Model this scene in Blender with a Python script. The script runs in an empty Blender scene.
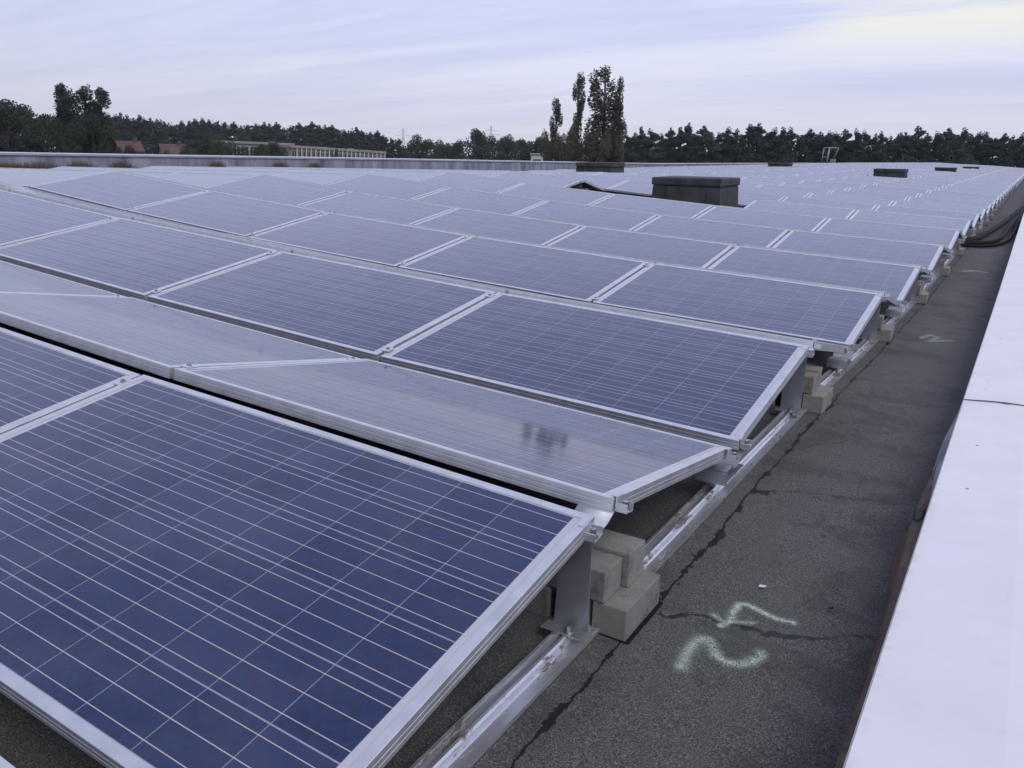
import bpy, bmesh, math, random
from mathutils import Vector, Matrix, noise
S = bpy.context.scene
C = S.collection
R = math.radians
random.seed(7)

# ------------------------------------------------------------------ camera
CAM = Vector((0.7510, -0.6107, 0.9833))
cd = bpy.data.cameras.new('camera'); cam = bpy.data.objects.new('camera', cd); C.objects.link(cam)
cam.location = CAM; cam.rotation_mode = 'XYZ'
cam.rotation_euler = (1.2933, -0.0170, 0.5546)
FPX = 822.9
cd.sensor_width = 36; cd.lens = FPX/1024*36; cd.clip_start = 0.02; cd.clip_end = 9000
S.camera = cam
CM = cam.rotation_euler.to_matrix()

def ray(px, py):
    return CM @ Vector(((px-512)/FPX, -(py-384)/FPX, -1))
def at(px, py, dist):                    # point on a sight line at a horizontal distance
    d = ray(px, py); return CAM + d*(dist/math.hypot(d.x, d.y))
def pix(p):
    q = CM.transposed() @ (Vector(p)-CAM)
    if q.z > -0.05: return None
    return (512+FPX*q.x/-q.z, 384-FPX*q.y/-q.z)

# ------------------------------------------------------------------ sky, sun, exposure
SUN_EL, SUN_AZ = 48, 118                 # compass-like angle, clockwise from +Y
w = bpy.data.worlds.new('World'); S.world = w; w.use_nodes = True
nt = w.node_tree; nt.nodes.clear()
def N(t, kind, **kw):
    n = t.nodes.new(kind)
    for k, val in kw.items():
        if k.startswith('i_'):
            n.inputs[k[2:].replace('_', ' ')].default_value = val
        else: setattr(n, k, val)
    return n
def M(t, op, a, b=None, c=None, clamp=False):
    n = t.nodes.new('ShaderNodeMath'); n.operation = op; n.use_clamp = clamp
    for i, x in enumerate((a, b, c)):
        if x is None: continue
        if isinstance(x, (int, float)): n.inputs[i].default_value = x
        else: t.links.new(x, n.inputs[i])
    return n.outputs[0]
def ramp(t, fac, stops, interp='LINEAR'):
    n = t.nodes.new('ShaderNodeValToRGB'); n.color_ramp.interpolation = interp
    e = n.color_ramp.elements
    while len(e) < len(stops): e.new(0.5)
    for i, (p, c) in enumerate(stops):
        e[i].position = p
        e[i].color = (c, c, c, 1) if isinstance(c, (int, float)) else (*c, 1)
    t.links.new(fac, n.inputs[0]); return n.outputs[0]
def mix(t, fac, a, b, blend='MIX'):
    n = t.nodes.new('ShaderNodeMix'); n.data_type = 'RGBA'; n.blend_type = blend
    for sock, x in ((n.inputs[0], fac), (n.inputs[6], a), (n.inputs[7], b)):
        if isinstance(x, (int, float)): sock.default_value = x
        elif isinstance(x, tuple): sock.default_value = (*x, 1)
        else: t.links.new(x, sock)
    return n.outputs[2]
def smooth(t, x, lo, hi):                # smoothstep lo..hi -> 0..1
    n = t.nodes.new('ShaderNodeMapRange'); n.interpolation_type = 'SMOOTHSTEP'
    n.inputs[1].default_value = lo; n.inputs[2].default_value = hi
    n.inputs[3].default_value = 0; n.inputs[4].default_value = 1
    t.links.new(x, n.inputs[0]); return n.outputs[0]

sky = N(nt, 'ShaderNodeTexSky', sky_type='NISHITA', sun_disc=False, sun_elevation=R(SUN_EL), sun_rotation=R(SUN_AZ))
tc = N(nt, 'ShaderNodeTexCoord'); sp = N(nt, 'ShaderNodeSeparateXYZ'); nt.links.new(tc.outputs['Generated'], sp.inputs[0])
dx, dy, dz = sp.outputs
zc = M(nt, 'ADD', M(nt, 'MAXIMUM', dz, 0.0), 0.09)
cb = N(nt, 'ShaderNodeCombineXYZ')
nt.links.new(M(nt, 'DIVIDE', dx, zc), cb.inputs[0]); nt.links.new(M(nt, 'DIVIDE', dy, zc), cb.inputs[1])
mp = N(nt, 'ShaderNodeMapping'); mp.inputs['Rotation'].default_value = (0, 0, R(-28)); mp.inputs['Scale'].default_value = (0.16, 0.62, 1)
nt.links.new(cb.outputs[0], mp.inputs[0])
n1 = N(nt, 'ShaderNodeTexNoise', i_Scale=1.1, i_Detail=7.0, i_Roughness=0.56, i_Distortion=0.7); nt.links.new(mp.outputs[0], n1.inputs['Vector'])
mp2 = N(nt, 'ShaderNodeMapping'); mp2.inputs['Rotation'].default_value = (0, 0, R(-16)); mp2.inputs['Scale'].default_value = (0.5, 2.2, 1)
nt.links.new(cb.outputs[0], mp2.inputs[0])
n2 = N(nt, 'ShaderNodeTexNoise', i_Scale=1.6, i_Detail=5.0, i_Roughness=0.6, i_Distortion=1.0); nt.links.new(mp2.outputs[0], n2.inputs['Vector'])
cl = M(nt, 'ADD', M(nt, 'MULTIPLY', n1.outputs[0], 0.7), M(nt, 'MULTIPLY', n2.outputs[0], 0.3))
clf = smooth(nt, cl, 0.36, 0.66)
grad = ramp(nt, M(nt, 'MAXIMUM', dz, 0.0), [(0.0, (0.625, 0.625, 0.745)), (0.05, (0.60, 0.62, 0.81)), (0.16, (0.565, 0.615, 0.875)), (0.38, (0.90, 0.95, 1.36)), (0.54, (0.62, 0.67, 1.02)), (0.72, (0.46, 0.51, 0.80)), (1.0, (0.60, 0.63, 0.88))])  # bright band partway up is invented to brighten the panel reflections
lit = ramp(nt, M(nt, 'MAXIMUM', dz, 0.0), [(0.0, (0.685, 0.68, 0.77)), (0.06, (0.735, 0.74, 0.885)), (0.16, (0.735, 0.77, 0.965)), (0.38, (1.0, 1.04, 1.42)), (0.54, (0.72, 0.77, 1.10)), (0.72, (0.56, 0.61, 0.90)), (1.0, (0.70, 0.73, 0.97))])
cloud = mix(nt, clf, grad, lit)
# thin bright break in the overcast, up to the right
gl = ray(960, 34).normalized()
dt = N(nt, 'ShaderNodeVectorMath', operation='DOT_PRODUCT'); nt.links.new(tc.outputs['Generated'], dt.inputs[0]); dt.inputs[1].default_value = gl
near = smooth(nt, dt.outputs['Value'], 0.972, 0.999)
gfac = M(nt, 'MULTIPLY', M(nt, 'MULTIPLY', near, smooth(nt, dz, 0.085, 0.135)), smooth(nt, M(nt, 'ADD', cl, M(nt, 'MULTIPLY', near, 0.12)), 0.50, 0.66))
cloud = mix(nt, M(nt, 'MULTIPLY', gfac, 0.75), cloud, (0.92, 0.89, 0.76))
skyc = mix(nt, 1.0, sky.outputs[0], (0.1, 0.1, 0.1), 'MULTIPLY')
# the overcast is thinner, so brighter, towards the break on the right
ghz = Vector((gl.x, gl.y, 0)).normalized()
dh = N(nt, 'ShaderNodeVectorMath', operation='DOT_PRODUCT'); nt.links.new(tc.outputs['Generated'], dh.inputs[0]); dh.inputs[1].default_value = ghz
azf = M(nt, 'ADD', 0.78, M(nt, 'MULTIPLY', smooth(nt, dh.outputs['Value'], -0.1, 0.98), 0.27))
azc = N(nt, 'ShaderNodeCombineXYZ')
for i_ in range(3): nt.links.new(azf, azc.inputs[i_])
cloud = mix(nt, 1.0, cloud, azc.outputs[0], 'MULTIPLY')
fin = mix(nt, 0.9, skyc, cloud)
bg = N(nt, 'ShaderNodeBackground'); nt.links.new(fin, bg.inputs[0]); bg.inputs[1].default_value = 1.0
wo = N(nt, 'ShaderNodeOutputWorld'); nt.links.new(bg.outputs[0], wo.inputs[0])

sd = bpy.data.lights.new('sun', 'SUN'); sd.energy = 1.4; sd.angle = R(40); sd.color = (1, 0.95, 0.87)
sun = bpy.data.objects.new('sun', sd); C.objects.link(sun)
sdir = Vector((math.sin(R(SUN_AZ))*math.cos(R(SUN_EL)), math.cos(R(SUN_AZ))*math.cos(R(SUN_EL)), math.sin(R(SUN_EL))))
sun.rotation_euler = sdir.to_track_quat('Z', 'Y').to_euler(); sun.location = (20, -10, 40)
S.view_settings.view_transform = 'Standard'; S.view_settings.look = 'None'
S.view_settings.exposure = 0.10; S.view_settings.gamma = 1; S.view_settings.use_curve_mapping = False

# ------------------------------------------------------------------ helpers
def newmat(name):
    m = bpy.data.materials.new(name); m.use_nodes = True
    t = m.node_tree; b = t.nodes['Principled BSDF']; return m, t, b
def setc(b, t, sock, x):
    if isinstance(x, (int, float)): b.inputs[sock].default_value = x
    elif isinstance(x, tuple): b.inputs[sock].default_value = (*x, 1)
    else: t.links.new(x, b.inputs[sock])
def coords(t, kind='Object'): return N(t, 'ShaderNodeTexCoord').outputs[kind]
def nz(t, vec, scale, detail=3, rough=0.5, dist=0):
    n = N(t, 'ShaderNodeTexNoise', i_Scale=float(scale), i_Detail=float(detail), i_Roughness=rough, i_Distortion=float(dist))
    t.links.new(vec, n.inputs['Vector']); return n.outputs[0]
def bump(t, b, h, strength, dist=0.01):
    n = N(t, 'ShaderNodeBump'); n.inputs['Strength'].default_value = strength; n.inputs['Distance'].default_value = dist
    t.links.new(h, n.inputs['Height']); t.links.new(n.outputs[0], b.inputs['Normal'])

def simple(name, col, rough=0.6, metal=0, var=0.25, scale=6, bstr=0.0, bscale=60):
    m, t, b = newmat(name)
    v = coords(t); n = nz(t, v, scale, 4, 0.6)
    lo = tuple(c*(1-var) for c in col); hi = tuple(min(1, c*(1+var)) for c in col)
    setc(b, t, 'Base Color', ramp(t, n, [(0.3, lo), (0.7, hi)]))
    b.inputs['Roughness'].default_value = rough; b.inputs['Metallic'].default_value = metal
    if bstr: bump(t, b, nz(t, v, bscale, 3), bstr)
    return m

def mesh_obj(name, bm, mats, parent=None):
    me = bpy.data.meshes.new(name); bm.to_mesh(me); bm.free()
    for m in (mats if isinstance(mats, (list, tuple)) else [mats]): me.materials.append(m)
    o = bpy.data.objects.new(name, me); C.objects.link(o)
    if parent: o.parent = parent
    return o
def tag(o, label=None, cat=None, group=None, kind=None):
    if label: o['label'] = label
    if cat: o['category'] = cat
    if group: o['group'] = group
    if kind: o['kind'] = kind
    return o
def empty(name, loc=(0, 0, 0)):
    o = bpy.data.objects.new(name, None); C.objects.link(o); o.location = loc; o.empty_display_size = 0.1; return o
def copy_tree(o, parent=None):
    c = o.copy(); C.objects.link(c)
    if parent: c.parent = parent
    for ch in list(o.children): copy_tree(ch, c)
    return c
def box(bm, lo, hi, bev=0.0, mat=0):
    vs = [bm.verts.new((x, y, z)) for x in (lo[0], hi[0]) for y in (lo[1], hi[1]) for z in (lo[2], hi[2])]
    fs = []
    for q in ((0, 1, 3, 2), (4, 6, 7, 5), (0, 4, 5, 1), (2, 3, 7, 6), (0, 2, 6, 4), (1, 5, 7, 3)):
        f = bm.faces.new([vs[i] for i in q]); f.material_index = mat; fs.append(f)
    if bev:
        es = list({e for f in fs for e in f.edges})
        bmesh.ops.bevel(bm, geom=es, offset=bev, segments=2, affect='EDGES', profile=0.6)
    return vs
def tube(bm, pts, r, n=8, mat=0, cap=True):
    rings = []
    pts = [Vector(p) for p in pts]
    rr = r if isinstance(r, (list, tuple)) else [r]*len(pts)
    for i, p in enumerate(pts):
        d = (pts[min(i+1, len(pts)-1)]-pts[max(i-1, 0)]).normalized()
        u = d.cross(Vector((0, 0, 1)))
        if u.length < 0.05: u = d.cross(Vector((1, 0, 0)))
        u.normalize(); v = d.cross(u)
        rings.append([bm.verts.new(p+(u*math.cos(a)+v*math.sin(a))*rr[i]) for a in [2*math.pi*k/n for k in range(n)]])
    for a, b in zip(rings, rings[1:]):
        for k in range(n):
            f = bm.faces.new((a[k], a[(k+1) % n], b[(k+1) % n], b[k])); f.smooth = True; f.material_index = mat
    if cap:
        bm.faces.new(rings[0][::-1]).material_index = mat; bm.faces.new(rings[-1]).material_index = mat
def cyl(bm, base, r, h, n=6, axis=(0, 0, 1), mat=0):
    base = Vector(base); tube(bm, [base, base+Vector(axis).normalized()*h], r, n, mat)
    for f in bm.faces: pass
def prism(bm, prof, y0, y1, mat=0):      # (x,z) outline pushed along y
    a = [bm.verts.new((x, y0, z)) for x, z in prof]; b = [bm.verts.new((x, y1, z)) for x, z in prof]
    n = len(prof)
    for i in range(n): bm.faces.new((a[i], a[(i+1) % n], b[(i+1) % n], b[i])).material_index = mat
    bm.faces.new(a[::-1]).material_index = mat; bm.faces.new(b).material_index = mat
def fixn(bm): bmesh.ops.recalc_face_normals(bm, faces=bm.faces)

# ------------------------------------------------------------------ roof shape (measured: it sags and rises)
L, W, PX, P = 1.65, 0.99, 1.67, 2.1588
TA, TB, GR = 0.1729, 0.1671, 0.1214
Q = (-0.0131, 0.0081, 0.049, 0.0303, -0.0566, -0.0442); SX = -0.0383
ZK = [0.015, 0.031, -0.007, -0.04, -0.024, 0.007, 0.023, -0.003, 0.002, -0.011, -0.005, 0.002, 0, 0, 0.009]
def sst(u):
    u = min(1, max(0, u)); return u*u*(3-2*u)
def zz(x, y):
    t = 25*math.tanh(y/25)
    ex = 0.0
    if x < -8.35: ex = -(0.011+0.012*sst((y-11)/8))*(-8.35-x); x = -8.35
    if x > 0.7: x = 0.7
    ex -= 0.17*sst((y-13)/15)*sst((-x-2.5)/5.8)
    return SX*x+Q[0]*t+Q[1]*t*t/25+Q[2]*x*x/10+Q[3]*x*t/25+Q[4]*x*t*t/625+Q[5]*x*x*t/250+ex
def zk(k): return ZK[k] if 0 <= k < len(ZK) else (ZK[0]*0.5 if k < 0 else 0.0)
YR = W*math.cos(TA)
def zki(y):
    k = (y-YR)/P; i = math.floor(k); f = k-i; f = f*f*(3-2*f)
    return zk(i)*(1-f)+zk(i+1)*f
HR = 0.178
def zr(x, y): return zz(x, y)+zki(y)-HR
def ppt(kind, k, e, x):
    y = k*P
    if kind == 'A':
        return Vector((x, y+YR, zz(x, y+YR)+zk(k)+W*math.sin(TA))) if e == 'hi' else Vector((x, y, zz(x, y)+zk(k)))
    y2 = y+YR+GR
    if e == 'hi': return Vector((x, y2, zz(x, y2)+zk(k)+W*math.sin(TA)))
    y3 = y2+W*math.cos(TB)
    zl = zk(k)-0.012 if k < 0 else zk(k)+(0.5 if k == 0 else 1.0)*(zk(k+1)-zk(k))
    return Vector((x, y3, zz(x, y3)+zl+W*math.sin(TA)-W*math.sin(TB)))

NCOL = 10; NROW = 46; XL = -NCOL*PX
YEND = 102.0; XPAR = -18.5

# ------------------------------------------------------------------ materials
alu, t, b = newmat('anodised_aluminium')
v = coords(t); n = nz(t, v, 14, 4)
setc(b, t, 'Base Color', ramp(t, n, [(0.3, (0.55, 0.57, 0.58)), (0.7, (0.68, 0.70, 0.71))]))
b.inputs['Metallic'].default_value = 0.72; setc(b, t, 'Roughness', ramp(t, nz(t, v, 40, 3), [(0.3, 0.36), (0.7, 0.5)]))

steel = simple('galvanised_plate', (0.50, 0.52, 0.57), 0.38, 0.85, 0.12, 12)
boltm = simple('steel_bolt', (0.36, 0.36, 0.37), 0.35, 0.9, 0.2, 60)

railm, t, b = newmat('dirty_rail')
v = coords(t)
n = nz(t, v, 9, 6, 0.7); mpn = N(t, 'ShaderNodeMapping'); mpn.inputs['Scale'].default_value = (1.0, 0.35, 1); t.links.new(v, mpn.inputs[0])
n2_ = nz(t, mpn.outputs[0], 17, 6, 0.72, 0.5)
dirt = smooth(t, n2_, 0.54, 0.60)
setc(b, t, 'Base Color', mix(t, dirt, ramp(t, n, [(0.3, (0.66, 0.67, 0.70)), (0.7, (0.82, 0.83, 0.85))]), (0.13, 0.125, 0.115)))
setc(b, t, 'Metallic', M(t, 'MULTIPLY', M(t, 'SUBTRACT', 1.0, dirt), 0.8)); setc(b, t, 'Roughness', mix(t, dirt, (0.28,)*3, (0.9,)*3))

# polycrystalline cells under glass; UV runs in cell widths
cell, t, b = newmat('solar_cells_under_glass')
uv = N(t, 'ShaderNodeUVMap', uv_map='UVMap').outputs[0]
su = N(t, 'ShaderNodeSeparateXYZ'); t.links.new(uv, su.inputs[0]); u, vv = su.outputs[0], su.outputs[1]
fu, fv = M(t, 'FRACT', u), M(t, 'FRACT', vv)
def near0(x, wd): return M(t, 'GREATER_THAN', M(t, 'ABSOLUTE', M(t, 'SUBTRACT', x, 0.5)), 0.5-wd)
gapu, gapv = near0(fu, 0.0065), near0(fv, 0.011)
bus = None
f3 = M(t, 'FRACT', M(t, 'MULTIPLY', vv, 3.0))
bus = M(t, 'LESS_THAN', M(t, 'ABSOLUTE', M(t, 'SUBTRACT', f3, 0.5)), 0.0062*3)
oi = N(t, 'ShaderNodeObjectInfo')
cid = N(t, 'ShaderNodeCombineXYZ'); t.links.new(M(t, 'FLOOR', u), cid.inputs[0]); t.links.new(M(t, 'FLOOR', vv), cid.inputs[1])
t.links.new(M(t, 'MULTIPLY', oi.outputs['Random'], 37.0), cid.inputs[2])
wn = N(t, 'ShaderNodeTexWhiteNoise', noise_dimensions='3D'); t.links.new(cid.outputs[0], wn.inputs[0])
vo = N(t, 'ShaderNodeTexVoronoi', i_Scale=13.0); vo.inputs['Randomness'].default_value = 1.0
av = N(t, 'ShaderNodeVectorMath', operation='ADD'); t.links.new(uv, av.inputs[0]); t.links.new(cid.outputs[0], av.inputs[1]); t.links.new(av.outputs[0], vo.inputs['Vector'])
sv = N(t, 'ShaderNodeSeparateColor'); t.links.new(vo.outputs['Color'], sv.inputs[0])
blue = mix(t, wn.outputs[0], (0.003, 0.012, 0.055), (0.022, 0.033, 0.095))
blue = mix(t, M(t, 'MULTIPLY', sv.outputs[0], 0.5), blue, (0.007, 0.034, 0.130))
blue = mix(t, M(t, 'MULTIPLY', oi.outputs['Random'], 0.35), blue, (0.020, 0.023, 0.070))
col = mix(t, gapu, blue, (0.20, 0.21, 0.27))
col = mix(t, gapv, col, (0.26, 0.265, 0.33))
col = mix(t, bus, col, (0.43, 0.41, 0.37))
# margin round the cells: white backsheet
mg = M(t, 'MAXIMUM', M(t, 'GREATER_THAN', M(t, 'ABSOLUTE', M(t, 'SUBTRACT', u, 5.0)), 5.0), M(t, 'GREATER_THAN', M(t, 'ABSOLUTE', M(t, 'SUBTRACT', vv, 3.0)), 3.0))
col = mix(t, mg, col, (0.45, 0.46, 0.50))
dust = nz(t, coords(t), 3.5, 5, 0.6)
col = mix(t, M(t, 'MULTIPLY', smooth(t, dust, 0.35, 0.8), 0.07), col, (0.34, 0.33, 0.34))
setc(b, t, 'Base Color', col); b.inputs['Roughness'].default_value = 0.55; b.inputs['Specular IOR Level'].default_value = 0.15
b.inputs['Coat Weight'].default_value = 1.0; b.inputs['Coat IOR'].default_value = 1.40
setc(b, t, 'Coat Roughness', ramp(t, dust, [(0.3, 0.06), (0.75, 0.11)]))

backm = simple('dimmed_backsheet', (0.16, 0.16, 0.165), 0.6)  # white backsheet coloured grey to deepen the shade under the panels

conc, t, b = newmat('concrete_paver')
v = coords(t); oi2 = N(t, 'ShaderNodeObjectInfo')
base = ramp(t, nz(t, v, 30, 6, 0.7), [(0.25, (0.20, 0.195, 0.18)), (0.75, (0.34, 0.33, 0.305))])
base = mix(t, M(t, 'MULTIPLY', oi2.outputs['Random'], 0.4), base, (0.16, 0.15, 0.13))
base = mix(t, smooth(t, nz(t, v, 210, 2, 0.6), 0.66, 0.72), base, (0.07, 0.066, 0.06))
base = mix(t, smooth(t, nz(t, v, 9, 5, 0.7), 0.52, 0.72), base, (0.11, 0.105, 0.092))
setc(b, t, 'Base Color', base); b.inputs['Roughness'].default_value = 0.95
bump(t, b, nz(t, v, 190, 5, 0.8), 0.9, 0.004)

# bitumen felt with granules, tar beads on its laps
felt, t, b = newmat('bitumen_felt')
v = coords(t); sx = N(t, 'ShaderNodeSeparateXYZ'); t.links.new(v, sx.inputs[0]); X, Y = sx.outputs[0], sx.outputs[1]
gran = nz(t, v, 230, 3, 0.95); gran2 = nz(t, v, 150, 3, 0.7); big = nz(t, v, 1.7, 6, 0.65); mid = nz(t, v, 11, 5, 0.65)
col = ramp(t, gran, [(0.34, (0.012, 0.0122, 0.0123)), (0.5, (0.056, 0.0565, 0.0560)), (0.66, (0.29, 0.29, 0.285))])
col = mix(t, smooth(t, gran2, 0.35, 0.7), col, mix(t, 0.5, col, (0.095, 0.088, 0.080)))
col = mix(t, M(t, 'MULTIPLY', smooth(t, big, 0.35, 0.7), 0.55), col, mix(t, 0.5, col, (0.112, 0.110, 0.105)))
damp = smooth(t, nz(t, v, 2.6, 6, 0.7, 0.4), 0.50, 0.60)
col = mix(t, M(t, 'MULTIPLY', damp, 0.38), col, (0.030, 0.031, 0.031))
col = mix(t, M(t, 'MULTIPLY', smooth(t, nz(t, v, 5.3, 6, 0.7, 0.8), 0.62, 0.72), 0.35), col, (0.17, 0.165, 0.155))
col = mix(t, M(t, 'MULTIPLY', smooth(t, mid, 0.58, 0.74), 0.35), col, (0.024, 0.023, 0.022))
wob = nz(t, v, 3.2, 5, 0.65); wob2 = nz(t, v, 23, 4, 0.7)
lx = M(t, 'ADD', M(t, 'SUBTRACT', X, 0.062), M(t, 'ADD', M(t, 'MULTIPLY', M(t, 'SUBTRACT', wob, 0.5), 0.07), M(t, 'MULTIPLY', M(t, 'SUBTRACT', wob2, 0.5), 0.012)))
blob = nz(t, v, 8.5, 4, 0.7)
wl = M(t, 'ADD', 0.0024, M(t, 'MULTIPLY', smooth(t, blob, 0.46, 0.72), 0.020))
line1 = M(t, 'LESS_THAN', M(t, 'ABSOLUTE', lx), wl)
cy = M(t, 'ADD', M(t, 'SUBTRACT', Y, M(t, 'MULTIPLY', X, 0.42)), M(t, 'ADD', M(t, 'MULTIPLY', M(t, 'SUBTRACT', wob, 0.5), 0.30), M(t, 'MULTIPLY', M(t, 'SUBTRACT', wob2, 0.5), 0.02)))
cyf = M(t, 'ABSOLUTE', M(t, 'SUBTRACT', M(t, 'FRACT', M(t, 'ADD', M(t, 'DIVIDE', M(t, 'SUBTRACT', cy, 1.185), 1.0), 0.5)), 0.5))
wl2 = M(t, 'ADD', 0.0042, M(t, 'MULTIPLY', smooth(t, nz(t, v, 7.0, 4, 0.7), 0.45, 0.72), 0.026))
line2 = M(t, 'MULTIPLY', M(t, 'LESS_THAN', cyf, wl2), M(t, 'GREATER_THAN', lx, 0.0))
spots = M(t, 'GREATER_THAN', nz(t, v, 15, 2, 0.5), 0.755)
tar = M(t, 'MAXIMUM', M(t, 'MAXIMUM', line1, line2), spots)
col = mix(t, tar, col, (0.014, 0.0135, 0.013))
halo = smooth(t, M(t, 'MULTIPLY', cyf, -1.0), -0.07, -0.01)
setc(b, t, 'Base Color', col)
setc(b, t, 'Roughness', mix(t, tar, (0.92,)*3, (0.55,)*3)); b.inputs['Specular IOR Level'].default_value = 0.3
hgt = M(t, 'ADD', M(t, 'MULTIPLY', gran, 0.25), M(t, 'ADD', M(t, 'MULTIPLY', tar, 0.6), M(t, 'MULTIPLY', smooth(t, lx, -0.01, 0.01), 0.8)))
bump(t, b, hgt, 0.55, 0.006)

white, t, b = newmat('white_coated_sheet')
v = coords(t)
c0 = ramp(t, nz(t, v, 2.2, 5, 0.6), [(0.3, (0.66, 0.66, 0.665)), (0.7, (0.73, 0.73, 0.735))])
c0 = mix(t, M(t, 'MULTIPLY', smooth(t, nz(t, v, 14, 6, 0.75), 0.55, 0.78), 0.28), c0, (0.52, 0.48, 0.42))
vs_ = N(t, 'ShaderNodeTexVoronoi', i_Scale=10.0); t.links.new(v, vs_.inputs['Vector'])
svc = N(t, 'ShaderNodeSeparateColor'); t.links.new(vs_.outputs['Color'], svc.inputs[0])
nsp = nz(t, v, 130, 3, 0.7)
spk = M(t, 'MULTIPLY', M(t, 'LESS_THAN', M(t, 'ADD', vs_.outputs['Distance'], M(t, 'MULTIPLY', M(t, 'SUBTRACT', nsp, 0.5), 0.14)), 0.062), M(t, 'GREATER_THAN', svc.outputs[0], 0.62))
c0 = mix(t, M(t, 'MULTIPLY', spk, 0.85), c0, (0.11, 0.10, 0.09))
mw = N(t, 'ShaderNodeMapping'); mw.inputs['Scale'].default_value = (1.0, 7.0, 1.0); t.links.new(v, mw.inputs[0])
runs = smooth(t, nz(t, mw.outputs[0], 2.6, 5, 0.7), 0.52, 0.74)
c0 = mix(t, M(t, 'MULTIPLY', runs, 0.10), c0, (0.42, 0.42, 0.42))
sxx = N(t, 'ShaderNodeSeparateXYZ'); t.links.new(v, sxx.inputs[0])
edge = M(t, 'MULTIPLY', M(t, 'SUBTRACT', 1.0, smooth(t, sxx.outputs[0], 0.0, 0.03)), smooth(t, nz(t, v, 16, 5, 0.75), 0.42, 0.66))
c0 = mix(t, M(t, 'MULTIPLY', edge, 0.28), c0, (0.26, 0.19, 0.13))
setc(b, t, 'Base Color', c0); setc(b, t, 'Roughness', ramp(t, nz(t, v, 6, 4), [(0.3, 0.3), (0.7, 0.55)]))
bump(t, b, nz(t, v, 2.4, 2, 0.4), 0.35, 0.03)

rust, t, b = newmat('rusty_flashing')
v = coords(t)
setc(b, t, 'Base Color', ramp(t, nz(t, v, 12, 7, 0.75), [(0.3, (0.026, 0.019, 0.015)), (0.5, (0.080, 0.053, 0.038)), (0.72, (0.15, 0.10, 0.072))]))
b.inputs['Roughness'].default_value = 0.85; bump(t, b, nz(t, v, 90, 4, 0.7), 0.4, 0.004)

zinc, t, b = newmat('weathered_zinc')
v = coords(t); mpz = N(t, 'ShaderNodeMapping'); mpz.inputs['Scale'].default_value = (1, 1, 0.25); t.links.new(v, mpz.inputs[0])
setc(b, t, 'Base Color', ramp(t, nz(t, mpz.outputs[0], 1.6, 7, 0.7), [(0.30, (0.10, 0.105, 0.13)), (0.48, (0.24, 0.25, 0.31)), (0.68, (0.42, 0.43, 0.48))]))
b.inputs['Roughness'].default_value = 0.55; b.inputs['Metallic'].default_value = 0.25
zcap = simple('zinc_cap', (0.52, 0.54, 0.60), 0.45, 0.4, 0.15, 1.5)
sealm = simple('grey_sealant', (0.10, 0.10, 0.10), 0.8, 0, 0.5, 30)
ventm = simple('bitumen_clad_vent', (0.042, 0.044, 0.045), 0.8, 0, 0.5, 5, 0.4, 30)
rubber = simple('black_hose', (0.009, 0.012, 0.011), 0.75, 0, 0.2, 30)
rubber.node_tree.nodes['Principled BSDF'].inputs['Specular IOR Level'].default_value = 0.15
trunkm = simple('bark', (0.06, 0.045, 0.035), 0.95, 0, 0.4, 3)
def leafmat(name, lo, hi):
    m, t, b = newmat(name)
    v = coords(t); oi = N(t, 'ShaderNodeObjectInfo')
    n = nz(t, v, 0.55, 4, 0.6)
    c = ramp(t, n, [(0.3, lo), (0.7, hi)])
    c = mix(t, M(t, 'MULTIPLY', oi.outputs['Random'], 0.5), c, tuple(0.6*x for x in lo))
    df = N(t, 'ShaderNodeBsdfDiffuse'); tl = N(t, 'ShaderNodeBsdfTranslucent'); mx = N(t, 'ShaderNodeMixShader', i_Fac=0.25)
    t.links.new(c, df.inputs[0]); t.links.new(c, tl.inputs[0]); t.links.new(df.outputs[0], mx.inputs[1]); t.links.new(tl.outputs[0], mx.inputs[2])
    t.links.new(mx.outputs[0], t.nodes['Material Output'].inputs[0]); t.nodes.remove(b)
    return m
pinem = leafmat('pine_needles', (0.046, 0.065, 0.062), (0.095, 0.120, 0.105))
decid = leafmat('broad_leaves', (0.048, 0.072, 0.052), (0.095, 0.125, 0.080))
poplm = leafmat('poplar_leaves', (0.075, 0.085, 0.055), (0.15, 0.16, 0.10))
bushm = leafmat('bush_leaves', (0.058, 0.076, 0.042), (0.105, 0.125, 0.070))
drym = simple('dry_grass', (0.125, 0.092, 0.058), 0.9, 0, 0.5, 9)
grassm = simple('meadow', (0.05, 0.06, 0.03), 0.95, 0, 0.4, 0.05)
tile = simple('red_roof_tiles', (0.10, 0.055, 0.049), 0.8, 0, 0.3, 1.2)
plast = simple('pale_render', (0.27, 0.25, 0.22), 0.9, 0, 0.15, 0.6)
whitep = simple('white_paint', (0.48, 0.47, 0.45), 0.6, 0, 0.06, 2)
greyc = simple('grey_concrete_wall', (0.27, 0.26, 0.25), 0.9, 0, 0.2, 0.8)
glassd = simple('dark_window_glass', (0.03, 0.035, 0.045), 0.12, 0, 0.2, 1)
galv = simple('galvanised_tube', (0.24, 0.25, 0.26), 0.5, 0.5, 0.1, 5)

# ------------------------------------------------------------------ setting: ground, roof
GZ = -8.5
bm = bmesh.new(); bmesh.ops.create_grid(bm, x_segments=2, y_segments=2, size=1000)
o = mesh_obj('ground', bm, grassm); o.location.z = GZ; tag(o, kind='structure')

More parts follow.
